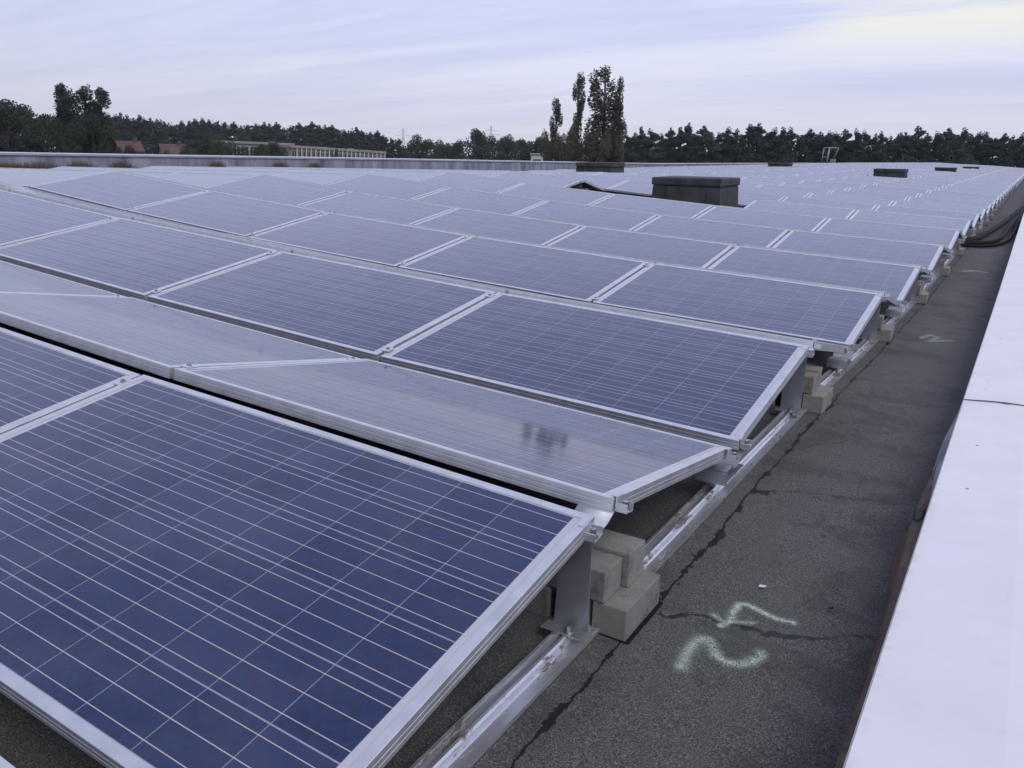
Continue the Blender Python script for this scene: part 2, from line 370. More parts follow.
ys = [-4+0.12*i for i in range(0, 160)]; ys += [ys[-1]+0.6*i for i in range(1, 30)]; ys += [ys[-1]+2*i for i in range(1, 28)]
ys = [y for y in ys if y < YEND]+[YEND]
xs = [XPAR, -17.4]+[-16.7+PX*0.5*i for i in range(0, 20)]+[-0.4, -0.25, -0.12, 0.0, 0.12, 0.25, 0.38, 0.5, 0.66]
bm = bmesh.new(); g = []
for y in ys:
    row = []
    for x in xs:
        z = zr(x, y)
        if x > -0.05 and y < 40: z += 0.006*noise.noise(Vector((x*3, y*2.2, 0)))*min(1, (x+0.05)*4)
        row.append(bm.verts.new((x, y, z)))
    g.append(row)
for a, c_ in zip(g, g[1:]):
    for i in range(len(xs)-1):
        f = bm.faces.new((a[i], a[i+1], c_[i+1], c_[i])); f.smooth = True
tag(mesh_obj('roof', bm, felt), kind='structure')
bm = bmesh.new(); box(bm, (XPAR-0.2, -4.1, GZ), (1.05, YEND+0.2, -0.62))
tag(mesh_obj('hall_building', bm, greyc), 'big flat roofed hall that carries the whole solar array', 'building')

# right parapet: white sheet coping on a low upstand
par = empty('parapet', (0.63, 0, zr(0.6, 0)))
tag(par, 'white sheet metal parapet coping running along the right roof edge', 'parapet')
inv = Matrix.Translation(-par.location)
def ctop(y): return zz(0.63, y)*1.0+0.022+zki(y)*0.35
ysp = [-4+0.25*i for i in range(0, 97)]+[21+i*1.5 for i in range(0, 54)]+[YEND]
def strip(prof, y0, y1, n, zfun, close=False):
    bm = bmesh.new(); rows = []
    for i in range(n+1):
        y = y0+(y1-y0)*i/n; z = zfun(y)
        rows.append([bm.verts.new((x, y, z+dz_)) for x, dz_ in prof])
    for a, c_ in zip(rows, rows[1:]):
        for k in range(len(prof)-(0 if close else 1)):
            kk = (k+1) % len(prof); bm.faces.new((a[k], c_[k], c_[kk], a[kk]))
    if close:
        bm.faces.new(rows[0]); bm.faces.new(rows[-1][::-1])
    fixn(bm); return bm
bm = strip([(0.645, -0.02), (0.645, -0.9), (1.08, -0.9), (1.08, -0.02)], -4, YEND, 90, ctop, True); bm.transform(inv)
mesh_obj('upstand', bm, greyc, par)
cuts = [-4.0, 0.33-0.0, 3.335, 6.34, 9.35, 12.4, 15.4, 18.4, 21.4, 27.4, 33.4, 39.4, 51, 63, 75, 88, YEND]
cuts[1] = -0.9
for y0, y1 in zip(cuts, cuts[1:]):
    pr = [(0.636, -0.045), (0.628, -0.050), (0.630, -0.006), (0.634, 0.0), (0.86, 0.012), (1.14, 0.004), (1.146, -0.004), (1.146, -0.06), (1.135, -0.06), (1.13, -0.012), (0.86, -0.004), (0.645, -0.014)]
    bm = strip(pr, y0+0.0008, y1-(0.004 if 0 < y1 < 4 else 0.0008), 12, lambda y: ctop(y)+0.0025*noise.noise(Vector((y*0.9, 3, 0))), True); bm.transform(inv)
    mesh_obj('coping_section', bm, white, par)
    # cracked dark sealant in the joint
    if 0 < y1 < 4:
        bm = bmesh.new(); rows = []
        for i in range(41):
            x = 0.632+0.51*i/40; zc_ = ctop(y1)+(0.012*math.sin(math.pi*min(1, (x-0.632)/0.5)))+0.0035
            q = y1+0.010*math.sin(i*0.16)+0.004*noise.noise(Vector((i*.5, y1, 0))); hw = 0.0028+0.0045*max(0, noise.noise(Vector((i*.33, y1*3, 2))))+(0.008 if i in (12, 13) else 0)
            rows.append([bm.verts.new((x, q-hw, zc_-.004)), bm.verts.new((x, q-hw*.4, zc_)), bm.verts.new((x, q+hw*.4, zc_)), bm.verts.new((x, q+hw, zc_-.004))])
        for a, c_ in zip(rows, rows[1:]):
            for k in range(3): bm.faces.new((a[k], a[k+1], c_[k+1], c_[k]))
        fixn(bm); bm.transform(inv); mesh_obj('joint_sealant', bm, sealm, par)
# brown flashing peeling off the upstand
bm = bmesh.new(); rows = []
for i in range(0, 130):
    y = -1.0+i*0.04
    if y > 3.35: break
    a = min(1, max(0, (3.38-y)/1.3))
    sw = (0.028+0.006*sst((y-1.2)/0.8))*a+0.007*noise.noise(Vector((y*2.3, 0, 5)))*a+0.020*math.exp(-((y-2.2)/0.6)**2)
    z0 = zr(0.6, y)+0.004; z1 = ctop(y)-0.035
    rows.append([bm.verts.new((0.636-sw*1.25-0.006, y, z0)), bm.verts.new((0.634-sw, y, z0*0.55+z1*0.45)), bm.verts.new((0.633-sw*0.72, y, z1-0.02)), bm.verts.new((0.640, y, z1-0.004)), bm.verts.new((0.642, y, z0))])
for a, c_ in zip(rows, rows[1:]):
    for k in range(4):
        f = bm.faces.new((a[k], c_[k], c_[k+1], a[k+1])); f.smooth = True
fixn(bm); bm.transform(inv); o = mesh_obj('flashing', bm, rust, par); o['label'] = 'rusty brown flashing peeling away below the white coping'
bm = bmesh.new(); rows = []
for i in range(0, 31):
    y = 2.12+i*0.04; f = math.sin(math.pi*i/30)**.6; z = ctop(y)
    rows.append([bm.verts.new((0.6275, y, z-0.022)), bm.verts.new((0.6275-0.027*f, y, z-0.072)), bm.verts.new((0.6262-0.027*f, y, z-0.0725)), bm.verts.new((0.6262, y, z-0.021))])
for a, c_ in zip(rows, rows[1:]):
    for k in range(4): bm.faces.new((a[k], c_[k], c_[(k+1) % 4], a[(k+1) % 4]))
fixn(bm); bm.transform(inv); mesh_obj('drip_edge', bm, zinc, par)
# cracked black lump of tar on the flashing
bm = bmesh.new(); bmesh.ops.create_icosphere(bm, subdivisions=3, radius=1)
for vtx in bm.verts:
    p = vtx.co; k = 1+0.35*noise.noise(p*1.7)+0.15*noise.noise(p*5)
    vtx.co = Vector((p.x*0.026*k, p.y*0.09*k, p.z*0.07*k))
o = mesh_obj('tar_lump', bm, ventm); o.location = (0.605, 2.02, zr(0.6, 2.0)+0.09); tag(o, 'cracked black lump of tar stuck on the rusty flashing', 'tar lump')

# left and far parapets
def zpar(y):
    pts = [(-4, 0.80), (9, 0.73), (13, 0.69), (20, 0.63), (29, 0.53), (47, 0.33), (76, 0.24), (102, 0.14), (130, 0.1)]
    for (a, za), (c_, zb) in zip(pts, pts[1:]):
        if a <= y <= c_: return za+(zb-za)*(y-a)/(c_-a)
    return 0.72
def wall_strip(x0, x1, ytop, prof_h):
    pass
lp = empty('parapet', (XPAR, 0, 0)); tag(lp, 'grey zinc clad parapet along the far left roof edge', 'parapet')
inv = Matrix.Translation(-lp.location)
bm = strip([(XPAR, -0.03), (XPAR, -0.75), (XPAR-0.25, -0.75), (XPAR-0.25, -0.03)], -4, YEND+0.25, 80, zpar, True); bm.transform(inv); mesh_obj('cladding', bm, zinc, lp)
bm = strip([(XPAR+0.035, -0.045), (XPAR+0.04, 0.0), (XPAR-0.29, 0.02), (XPAR-0.29, -0.08), (XPAR-0.27, -0.08), (XPAR-0.27, -0.028), (XPAR+0.02, -0.028)], -4, YEND+0.29, 80, zpar, True); bm.transform(inv); mesh_obj('coping', bm, zcap, lp)
fp = empty('parapet', (-9, YEND, 0)); tag(fp, 'low grey parapet across the far end of the roof before the pines', 'parapet')
inv = Matrix.Translation(-fp.location)
zf = [(-18.4, 0.14), (-10, 0.32), (-4, 0.10), (0.62, -0.10), (1.1, -0.12)]
def zfar(x):
    for (a, za), (c_, zb) in zip(zf, zf[1:]):
        if a <= x <= c_: return za+(zb-za)*(x-a)/(c_-a)
    return 0.1
for nm, y0, y1, d0, d1, mt in (('cladding', 0.0, 0.25, -0.75, -0.03, zinc), ('coping', -0.04, 0.29, -0.03, 0.01, zcap)):
    bm = bmesh.new(); rows = []
    for i in range(0, 27):
        x = -18.4+(0.62+18.4)*i/26; z = zfar(x)
        rows.append([bm.verts.new((x, YEND+yy, z+d)) for yy, d in ((y0, d0), (y0, d1), (y1, d1), (y1, d0))])
    for a, c_ in zip(rows, rows[1:]):
        for k in range(4): bm.faces.new((a[k], c_[k], c_[(k+1) % 4], a[(k+1) % 4]))
    bm.faces.new(rows[0]); bm.faces.new(rows[-1][::-1]); fixn(bm); bm.transform(inv); mesh_obj(nm, bm, mt, fp)

# ------------------------------------------------------------------ solar panels
PROF = [(0.004, -0.040), (0, -0.0395), (0, -0.0295), (0.0006, -0.0288), (0.0006, -0.0272), (0, -0.026), (0, -0.0165), (0.0006, -0.0158), (0.0006, -0.0142), (0, -0.013),
        (0, -0.0012), (0.0012, 0), (0.0215, 0), (0.0225, -0.0008), (0.0225, -0.006), (0.004, -0.010)]
def ring_frame(bm, prof, mat=0, M4=None, close=True):
    rings = []
    for d, z in prof:
        q = [Vector(p) for p in ((-d, d, z), (-d, W-d, z), (-L+d, W-d, z), (-L+d, d, z))]
        rings.append([bm.verts.new(M4 @ p if M4 else p) for p in q])
    m = len(rings)
    for i in range(m if close else m-1):
        a, c_ = rings[i], rings[(i+1) % m]
        for k in range(4):
            f = bm.faces.new((a[k], a[(k+1) % 4], c_[(k+1) % 4], c_[k])); f.material_index = mat
CP = 0.1568
def glass_quad(bm, mat=0, M4=None, z=-0.003):
    uvl = bm.loops.layers.uv.get('UVMap') or bm.loops.layers.uv.new('UVMap')
    i = 0.0218
    q = [(-L+i, i), (-i, i), (-i, W-i), (-L+i, W-i)]
    f = bm.faces.new([bm.verts.new(M4 @ Vector((x, y, z)) if M4 else (x, y, z)) for x, y in q]); f.material_index = mat
    for lp_, (x, y) in zip(f.loops, q):
        lp_[uvl].uv = ((x+L/2)/CP+5, (y-W/2)/CP+3)
    return f
bm = bmesh.new(); ring_frame(bm, PROF); fixn(bm); frame_me = bpy.data.meshes.new('frame'); bm.to_mesh(frame_me); bm.free(); frame_me.materials.append(alu)
bm = bmesh.new(); glass_quad(bm)
q = [bm.verts.new(p) for p in ((-L+.0218, .0218, -.008), (-L+.0218, W-.0218, -.008), (-.0218, W-.0218, -.008), (-.0218, .0218, -.008))]
bm.faces.new(q).material_index = 1
glass_me = bpy.data.meshes.new('glass'); bm.to_mesh(glass_me); bm.free(); glass_me.materials.append(cell); glass_me.materials.append(backm)

def panel_matrix(kind, k, j):
    x1, x0 = -PX*j, -PX*j-L
    lo, hi = ('lo', 'hi')
    if kind == 'A': o_, ox, oy = ppt('A', k, lo, x1), ppt('A', k, lo, x0), ppt('A', k, hi, x1)
    else: o_, ox, oy = ppt('B', k, hi, x1), ppt('B', k, hi, x0), ppt('B', k, lo, x1)
    ex = (o_-ox).normalized(); ey = oy-o_; ey = (ey-ex*ey.dot(ex)).normalized(); ez = ex.cross(ey)
    m = Matrix((ex, ey, ez)).transposed().to_4x4(); m.translation = o_
    # tiny mounting tolerance
    rnd = random.Random(k*131+j*17+(5 if kind == 'B' else 0))
    return m @ Matrix.Rotation(R(rnd.uniform(-.12, .12)), 4, 'Y') @ Matrix.Rotation(R(rnd.uniform(-.15, .15)+(random.Random(k*7+1).uniform(-.55, .55) if k > 3 else 0)), 4, 'X')

ORD = ['first', 'second', 'third', 'fourth', 'fifth', 'sixth', 'seventh', 'eighth', 'ninth', 'tenth', 'eleventh', 'twelfth', 'thirteenth', 'fourteenth', 'fifteenth', 'sixteenth', 'seventeenth', 'eighteenth', 'nineteenth', 'twentieth']
missing = {('A', 6, 2), ('A', 6, 3), ('B', 6, 2), ('B', 6, 3),
           ('A', 16, 2), ('B', 16, 2), ('A', 24, 2), ('B', 24, 2), ('A', 31, 2), ('B', 31, 2),
           ('A', 9, 6), ('B', 9, 6), ('A', 9, 7), ('B', 9, 7), ('A', 20, 7), ('B', 20, 7)}
cands = []
for k in range(-3, NROW):
    for j in range(NCOL):
        for kind in 'AB':
            if (kind, k, j) in missing: continue
            m = panel_matrix(kind, k, j)
            cs = [pix(m @ Vector(p)) for p in ((0, 0, 0), (-L, 0, 0), (-L, W, 0), (0, W, 0))]
            c = m @ Vector((-L/2, W/2, 0))
            score = 0
            if all(cs):
                xs_ = [p[0] for p in cs]; ys_ = [p[1] for p in cs]
                ar = abs(sum(cs[i][0]*cs[(i+1) % 4][1]-cs[(i+1) % 4][0]*cs[i][1] for i in range(4)))/2
                infr = max(xs_) > -60 and min(xs_) < 1084 and max(ys_) > 0 and min(ys_) < 828
                vis = 1.0
                if kind == 'B':                      # seen only where the sight line is steeper than the slope
                    vd = (c-CAM); nrm = m.to_3x3().col[2]
                    if vd.dot(nrm) > 0 or k > 4: vis = 0
                if infr and (k >= 0 or (k == -1 and kind == 'B')): score = ar*vis
            elif any(cs) and k >= -1 and kind == 'B': score = 1e5
            cands.append((score, kind, k, j, m))
cands.sort(key=lambda c: -c[0])
single = [c for c in cands if c[0] > 0][:300]
rest = cands[len(single):]
rest = [c for c in rest if not (c[2] <= 2 and c[0] == 0 and False)]
for sc, kind, k, j, m in single:
    r = empty('solar_panel'); r.matrix_world = m
    for nm, me in (('frame', frame_me), ('glass', glass_me)):
        c = bpy.data.objects.new(nm, me); C.objects.link(c); c.parent = r
    if kind == 'A':
        if k < 12: lb = 'blue solar panel tilted toward camera, %s from the walkway end of the %s row' % (ORD[j], ORD[k])
        else: lb = 'far solar panel tilted toward camera in the crowded rows well beyond the big vent'
        gp = 'solar panels tilted toward the camera' if k < 12 else 'far solar panels beyond the big vent'
    else:
        if k < 0: lb = 'solar panel sloping away in front of the first row, %s from walkway end' % ORD[j]
        else: lb = 'greyish solar panel sloping away behind the %s row, %s from walkway end' % (ORD[k], ORD[j])
        gp = 'solar panels sloping away from the camera'
    tag(r, lb, 'solar panel', gp)
LOWP = [(0, -0.04), (0, 0), (0.0225, 0), (0.0225, -0.006)]
bm = bmesh.new(); bm.loops.layers.uv.new('UVMap')
for sc, kind, k, j, m in rest:
    ring_frame(bm, LOWP, 0, m, False); glass_quad(bm, 1, m)
o = mesh_obj('distant_solar_panels', bm, [alu, cell]); tag(o, 'dense mass of the remaining solar panels filling the rest of the roof', 'solar panels', kind='stuff')

# ------------------------------------------------------------------ mounting hardware
RX0, RX1 = -0.082, 0.012
RPROF = [(-0.082, 0.0), (-0.082, 0.008), (-0.076, 0.009), (-0.075, 0.006), (-0.065, 0.006), (-0.061, 0.034), (-0.054, 0.0345), (-0.053, 0.032), (-0.050, 0.032), (-0.049, 0.0345), (-0.045, 0.034), (-0.044, 0.010), (-0.036, 0.010), (-0.035, 0.031), (-0.028, 0.0315), (-0.024, 0.026), (-0.021, 0.012), (-0.018, 0.0105), (-0.002, 0.0085), (0.004, 0.0085), (0.006, 0.0115), (0.012, 0.0115), (0.012, 0.0)]
def rail(x, y0, y1, step):
    bm = bmesh.new(); rows = []; n = int((y1-y0)/step)
    for i in range(n+1):
        y = y0+(y1-y0)*i/n; z = zr(x, y)+0.004
        rows.append([bm.verts.new((x+px, y, z+pz)) for px, pz in RPROF])
    m = len(RPROF)
    for a, c in zip(rows, rows[1:]):
        for q in range(m): bm.faces.new((a[q], c[q], c[(q+1) % m], a[(q+1) % m]))
    bm.faces.new(rows[0]); bm.faces.new(rows[-1][::-1]); fixn(bm)
    return mesh_obj('mounting_rail', bm, railm)
tag(rail(-0.010, -2.2, NROW*P, 0.3), 'long dirty aluminium rail on the felt under the panel row ends', 'rail')

def bolt_bm(p, axis=(1, 0, 0), r=0.007, h=0.012):
    bm = bmesh.new(); p = Vector(p); a = Vector(axis).normalized()
    tube(bm, [p, p+a*0.003], r*1.7, 12); tube(bm, [p+a*0.003, p+a*h], r, 6)
    for f in bm.faces: f.smooth = False
    return bm
def clamp_bm(p, tilt):                   # small U shaped end clamp against a frame corner
    bm = bmesh.new(); x, y, z = 0.0, 0.0, 0.0
    box(bm, (0.002, -0.02, -0.034), (0.006, 0.02, 0.004), 0.0008)
    box(bm, (-0.010, -0.02, 0.0015), (0.002, 0.02, 0.005), 0.0008)
    box(bm, (0.006, -0.02, -0.034), (0.034, 0.02, -0.030), 0.0008)
    box(bm, (0.006, -0.02, -0.012), (0.034, -0.017, -0.030), 0.0)
    box(bm, (0.006, 0.017, -0.012), (0.034, 0.02, -0.030), 0.0)
    bm.transform(Matrix.Translation(Vector(p)) @ Matrix.Rotation(tilt, 4, 'X')); return bm
def make_ridge():                        # local origin: roof level, x=0 panel edge, y=0 ridge edge of the near panel
    r = empty('ridge_bracket')
    h = HR+W*math.sin(TA)
    bm = bmesh.new()
    prism(bm, [(-0.092, 0.036), (0.0, 0.036), (0.001, h-0.045), (-0.078, h-0.045)], 0.008, 0.011)
    mesh_obj('plate', bm, steel, r)
    bm = bmesh.new(); box(bm, (-0.108, -0.032, 0.0362), (0.0, 0.0078, 0.0392), 0.001)
    mesh_obj('foot', bm, steel, r)
    mesh_obj('foot_bolt', bolt_bm((-0.040, -0.014, 0.0394), (0, 0, 1), 0.007, 0.016), boltm, r)
    bm = bmesh.new(); rows = []          # curved saddle bridging the two frames
    for i in range(13):
        y = 0.006+(GR-0.012)*i/12; s = math.sin(math.pi*i/12); z = h-0.034-0.020*s
        rows.append([bm.verts.new((xx, y, z+dz_)) for xx, dz_ in ((-0.09, 0.003), (0.006, 0.003), (0.006, 0), (-0.09, 0))])
    for a, c in zip(rows, rows[1:]):
        for q in range(4): bm.faces.new((a[q], c[q], c[(q+1) % 4], a[(q+1) % 4])).smooth = True
    bm.faces.new(rows[0]); bm.faces.new(rows[-1][::-1]); fixn(bm); mesh_obj('saddle', bm, alu, r)
    bm = bmesh.new(); prism(bm, [(-0.09, h-0.16), (-0.045, h-0.16), (-0.035, h-0.046), (-0.09, h-0.046)], GR-0.012, GR-0.009)
    mesh_obj('rear_plate', bm, steel, r)
    c = mesh_obj('clamp', clamp_bm((0, -0.030, h-0.0052), TA), alu, r); mesh_obj('bolt', bolt_bm((0.021, -0.030, h-0.036), (0, 0, 1), 0.0075, 0.022), boltm, c)
    c = mesh_obj('clamp', clamp_bm((0, GR+0.030, h-0.0052), -TB), alu, r); mesh_obj('bolt', bolt_bm((0.021, GR+0.030, h-0.036), (0, 0, 1), 0.0075, 0.022), boltm, c)
    return r
GV = P-YR-GR-W*math.cos(TB)              # valley gap
ZBLO = W*(math.sin(TA)-math.sin(TB))
def make_valley():                       # local origin: roof level, y=0 at the low edge of the camera-facing panel
    r = empty('valley_bracket')
    bm = bmesh.new()
    pr = [(-0.168, 0.118), (-0.15, 0.119), (-0.105, 0.120), (-0.085, 0.104), (-0.045, 0.102), (-0.025, 0.122), (0.03, 0.134), (0.050, 0.128)]
    pr2 = [(y, z) for y, z in pr]
    a = [bm.verts.new((-0.085, y, z)) for y, z in pr2]; c = [bm.verts.new((0.018, y, z)) for y, z in pr2]
    for i in range(len(pr2)-1): bm.faces.new((a[i], a[i+1], c[i+1], c[i]))
    res = bmesh.ops.solidify(bm, geom=bm.faces[:], thickness=0.003); fixn(bm)
    mesh_obj('saddle', bm, alu, r)
    bm = bmesh.new(); box(bm, (-0.088, -0.184, 0.074), (0.020, -0.172, 0.1165), 0.001); box(bm, (-0.088, -0.171, 0.074), (0.016, 0.045, 0.077), 0.001); box(bm, (-0.062, -0.12, 0.0345), (-0.034, 0.02, 0.0738), 0.001)
    mesh_obj('foot', bm, steel, r)
    zb = HR+ZBLO
    c = mesh_obj('clamp', clamp_bm((0, -GV-0.028, zb-0.004), -TB), alu, r); mesh_obj('bolt', bolt_bm((0.021, -GV-0.028, zb-0.034), (0, 0, 1), 0.0075, 0.024), boltm, c)
    c = mesh_obj('clamp', clamp_bm((0, 0.032, HR+0.002), TA), alu, r); mesh_obj('bolt', bolt_bm((0.021, 0.032, HR-0.028), (0, 0, 1), 0.0075, 0.024), boltm, c)
    return r
ridge0, valley0 = make_ridge(), make_valley()
NBR = 20
for k in range(NBR):
    r = ridge0 if k == 0 else copy_tree(ridge0)
    pr = ppt('A', k, 'hi', 0); r.location = (0, pr.y, pr.z-HR-W*math.sin(TA))
    tag(r, 'metal ridge bracket with two bolted clamps at walkway end of the %s panel row' % ORD[k], 'bracket', 'ridge brackets along the walkway')
    r = valley0 if k == 0 else copy_tree(valley0)
    pv = ppt('A', k+1, 'lo', 0); r.location = (0, pv.y, pv.z-HR)
    tag(r, 'low metal valley bracket with clamps just behind the %s panel row end' % ORD[k], 'bracket', 'valley brackets along the walkway')

r = copy_tree(ridge0); pr = ppt('A', 6, 'hi', -6.68); r.location = (-6.68, pr.y, pr.z-HR-W*math.sin(TA))
tag(r, 'metal ridge bracket inside the dark open tent end left of the biggest vent', 'bracket', 'ridge brackets inside the array')
# clamps over the seams between neighbouring panels
cl0 = empty('seam_clamp')
bm = bmesh.new(); box(bm, (-0.021, -0.024, 0.002), (0.021, 0.024, 0.0055), 0.001); box(bm, (-0.007, -0.024, -0.03), (0.007, 0.024, 0.0018))
mesh_obj('clip', bm, alu, cl0); mesh_obj('bolt', bolt_bm((0, 0, 0.0056), (0, 0, 1), 0.0055, 0.008), boltm, cl0)
first = True
for k in range(0, 5):
    for j in range(1, 5):
        for kind in ('A', 'B'):
            if kind == 'B' and k > 0: continue
            for e, off in (('hi', 0.07), ('lo', 0.07)):
                m = panel_matrix(kind, k, j)
                yy = off if (kind == 'A') == (e == 'lo') else W-off
                p = m @ Vector((0.01, yy, 0)); q = pix(p)
                if not q or not (0 < q[0] < 1024 and 0 < q[1] < 768): continue
                r = cl0 if first else copy_tree(cl0); first = False
                r.matrix_world = Matrix.Translation(p) @ m.to_3x3().normalized().to_4x4()
                tag(r, 'clamp on %s seam from walkway, %s edge of panels %s the %s row' % (ORD[j-1], 'high' if e == 'hi' else 'low', 'in' if kind == 'A' else 'behind', ORD[k]), 'clamp', 'seam clamps between panels')

# ------------------------------------------------------------------ concrete pavers as ballast
def paver_mesh(seed):
    bm = bmesh.new(); box(bm, (-0.1, -0.05, 0), (0.1, 0.05, 0.085), 0.004)
    bmesh.ops.subdivide_edges(bm, edges=bm.edges[:], cuts=2, use_grid_fill=True)
    for vtx in bm.verts: vtx.co += vtx.co.normalized()*0.0012*noise.noise(vtx.co*45+Vector((seed, 0, 0)))
    fixn(bm); me = bpy.data.meshes.new('paver'); bm.to_mesh(me); bm.free(); me.materials.append(conc); return me
pmes = [paver_mesh(s*7.3) for s in range(4)]
rnd = random.Random(3)
for k in range(NBR):
    yb = k*P+YR
    lay = [(0.030, 0.185, 0, 90, 'lower right paver'), (-0.075, 0.180, 0, 90, 'lower middle paver'), (-0.185, 0.17, 0, 90, 'lower left paver'),
           (-0.088, 0.120, 1, 0, 'upper front paver'), (-0.070, 0.225, 1, 0, 'upper rear paver')]
    if k in (1, 5, 9): lay[3] = (-0.080, 0.115, 1, 2, 'upper front paver'); lay[4] = (-0.095, 0.222, 1, -2, 'upper rear paver')
    if k in (2, 4, 7, 11, 14): lay = lay[:4]
    for i, (x, dy_, lv, a, nm) in enumerate(lay):
        o = bpy.data.objects.new('concrete_paver', pmes[(i+k) % 4]); C.objects.link(o)
        if k: dy_ += 0.07
        if k: x += rnd.uniform(-.012, .012); dy_ += rnd.uniform(-.012, .012); a += rnd.uniform(-3, 3)
        if k == 0 and i == 0: x, dy_ = 0.026, 0.183
        if lv == 0: o.scale = (1.1, 0.93, 1.0)
        o.location = (x, yb+dy_, zr(0.03, yb+dy_)+0.004+lv*0.0865); o.rotation_euler.z = R(a)
        if lv == 1 and i == 4: o.scale.z = 1.12
        tag(o, '%s of the concrete ballast stack at the %s panel row end' % (nm, ORD[k]), 'paver', 'concrete ballast pavers')
for i, (dx_, dy_, lv, nm) in enumerate([(-0.02, .12, 0, 'lower front'), (-0.02, .25, 0, 'lower rear'), (-0.05, .18, 1, 'upper')]):
    o = bpy.data.objects.new('concrete_paver', pmes[i]); C.objects.link(o); yb = 6*P+YR+dy_
    o.location = (-6.68+dx_, yb, zr(-6.68, yb)+0.004+lv*.0865)
    tag(o, '%s paver of the stack in the open tent end near the biggest vent' % nm, 'paver', 'pavers in the open tent end')
# thin black sheet standing in for the shade under the first stack
bm = bmesh.new(); box(bm, (-0.06, -0.012, 0), (0.082, 0.215, 0.004), 0.001)
o = mesh_obj('shade_sheet', bm, rubber); o.location = (0.0, YR+0.085, zr(0.03, 1.1)+0.0005); tag(o, 'thin black sheet standing in for shade under the nearest concrete ballast stack', 'mat')

# ------------------------------------------------------------------ spray paint marks, litter
spray, t, b = newmat('pale_green_spray_paint')
at_ = N(t, 'ShaderNodeAttribute', attribute_name='paint'); v = coords(t)
den = M(t, 'MULTIPLY', at_.outputs['Fac'], smooth(t, M(t, 'ADD', M(t, 'MULTIPLY', nz(t, v, 230, 3, 0.95), 0.75), M(t, 'MULTIPLY', nz(t, v, 45, 3, 0.7), 0.25)), 0.40, 0.56))
tr = N(t, 'ShaderNodeBsdfTransparent'); mx = N(t, 'ShaderNodeMixShader'); t.links.new(M(t, 'MULTIPLY', den, 0.95, None, True), mx.inputs[0])
setc(b, t, 'Base Color', (0.60, 0.72, 0.55)); b.inputs['Roughness'].default_value = 0.8
t.links.new(tr.outputs[0], mx.inputs[1]); t.links.new(b.outputs[0], mx.inputs[2]); t.links.new(mx.outputs[0], t.nodes['Material Output'].inputs[0])
def roofhit(px, py):
    d = ray(px, py); s = 0.6
    for _ in range(60):
        p = CAM+d*s; e = p.z-zr(p.x, p.y); s += e/(-d.z+0.05)*0.9
    p = CAM+d*s; return (p.x, p.y)
def spray_mark(strokes, sig, label, amp=1.0, res=0.006, pad=0.06):
    pts = []                                 # strokes given on the roof plane in metres
    for st, s_, a_ in strokes:
        for (x0, y0), (x1, y1) in zip(st, st[1:]):
            n = max(2, int(math.hypot(x1-x0, y1-y0)/0.006))
            pts += [(x0+(x1-x0)*i/n, y0+(y1-y0)*i/n, s_, a_) for i in range(n+1)]
    xa, xb = min(p[0] for p in pts)-pad, max(p[0] for p in pts)+pad; ya, yb_ = min(p[1] for p in pts)-pad, max(p[1] for p in pts)+pad
    nx, ny = int((xb-xa)/res), int((yb_-ya)/res); bm = bmesh.new(); g = []; vals = []
    for iy in range(ny+1):
        row = []
        for ix in range(nx+1):
            x = xa+(xb-xa)*ix/nx; y = ya+(yb_-ya)*iy/ny
            dmx = max(a_*math.exp(-((x-px)**2+(y-py)**2)/(2*s_*s_*sig*sig)) for px, py, s_, a_ in pts)
            row.append(bm.verts.new((x, y, zr(x, y)+0.006*noise.noise(Vector((x*3, y*2.2, 0)))*min(1, (x+0.05)*4)+0.005))); vals.append(dmx*amp)
        g.append(row)
    for iy in range(ny):
        for ix in range(nx):
            ids = (iy*(nx+1)+ix, iy*(nx+1)+ix+1, (iy+1)*(nx+1)+ix+1, (iy+1)*(nx+1)+ix)
            if max(vals[i] for i in ids) > 0.02: bm.faces.new((g[iy][ix], g[iy][ix+1], g[iy+1][ix+1], g[iy+1][ix]))
    o = mesh_obj('spray_mark', bm, spray)
    a_ = o.data.attributes.new('paint', 'FLOAT', 'POINT'); a_.data.foreach_set('value', vals)
    return tag(o, label, 'paint mark', 'spray paint marks on the felt')
H = lambda *ps: [roofhit(*p) for p in ps]
spray_mark([(H((681, 669), (687, 655), (694, 646), (701, 641), (708, 642), (712, 649), (717, 659), (726, 665), (738, 667), (750, 665), (758, 660), (760, 655)), 1.0, 0.72),
            (H((681, 670), (684, 663)), 1.0, 0.6)], 0.0105, 'pale green sprayed curve like a digit two on the nearest felt')
spray_mark([(H((713, 617), (722, 623), (735, 624), (752, 625)), 0.8, 0.6), (H((721, 628), (730, 623), (734, 613), (740, 606), (748, 607), (762, 614), (778, 621), (793, 624)), 0.9, 0.95)],
           0.0080, 'pale green sprayed digit like a four just beyond the curved mark')
spray_mark([(H((921, 339), (930, 336), (938, 338), (930, 342), (952, 341)), 1.0, 0.55)], 0.014, 'faint sprayed scribble on the felt beside the third ballast stack', 0.8, 0.012)
spray_mark([(H((963, 272), (975, 271), (986, 273)), 1.0, 0.5)], 0.03, 'faint sprayed line on the felt near the black hoses', 0.8, 0.02, 0.12)

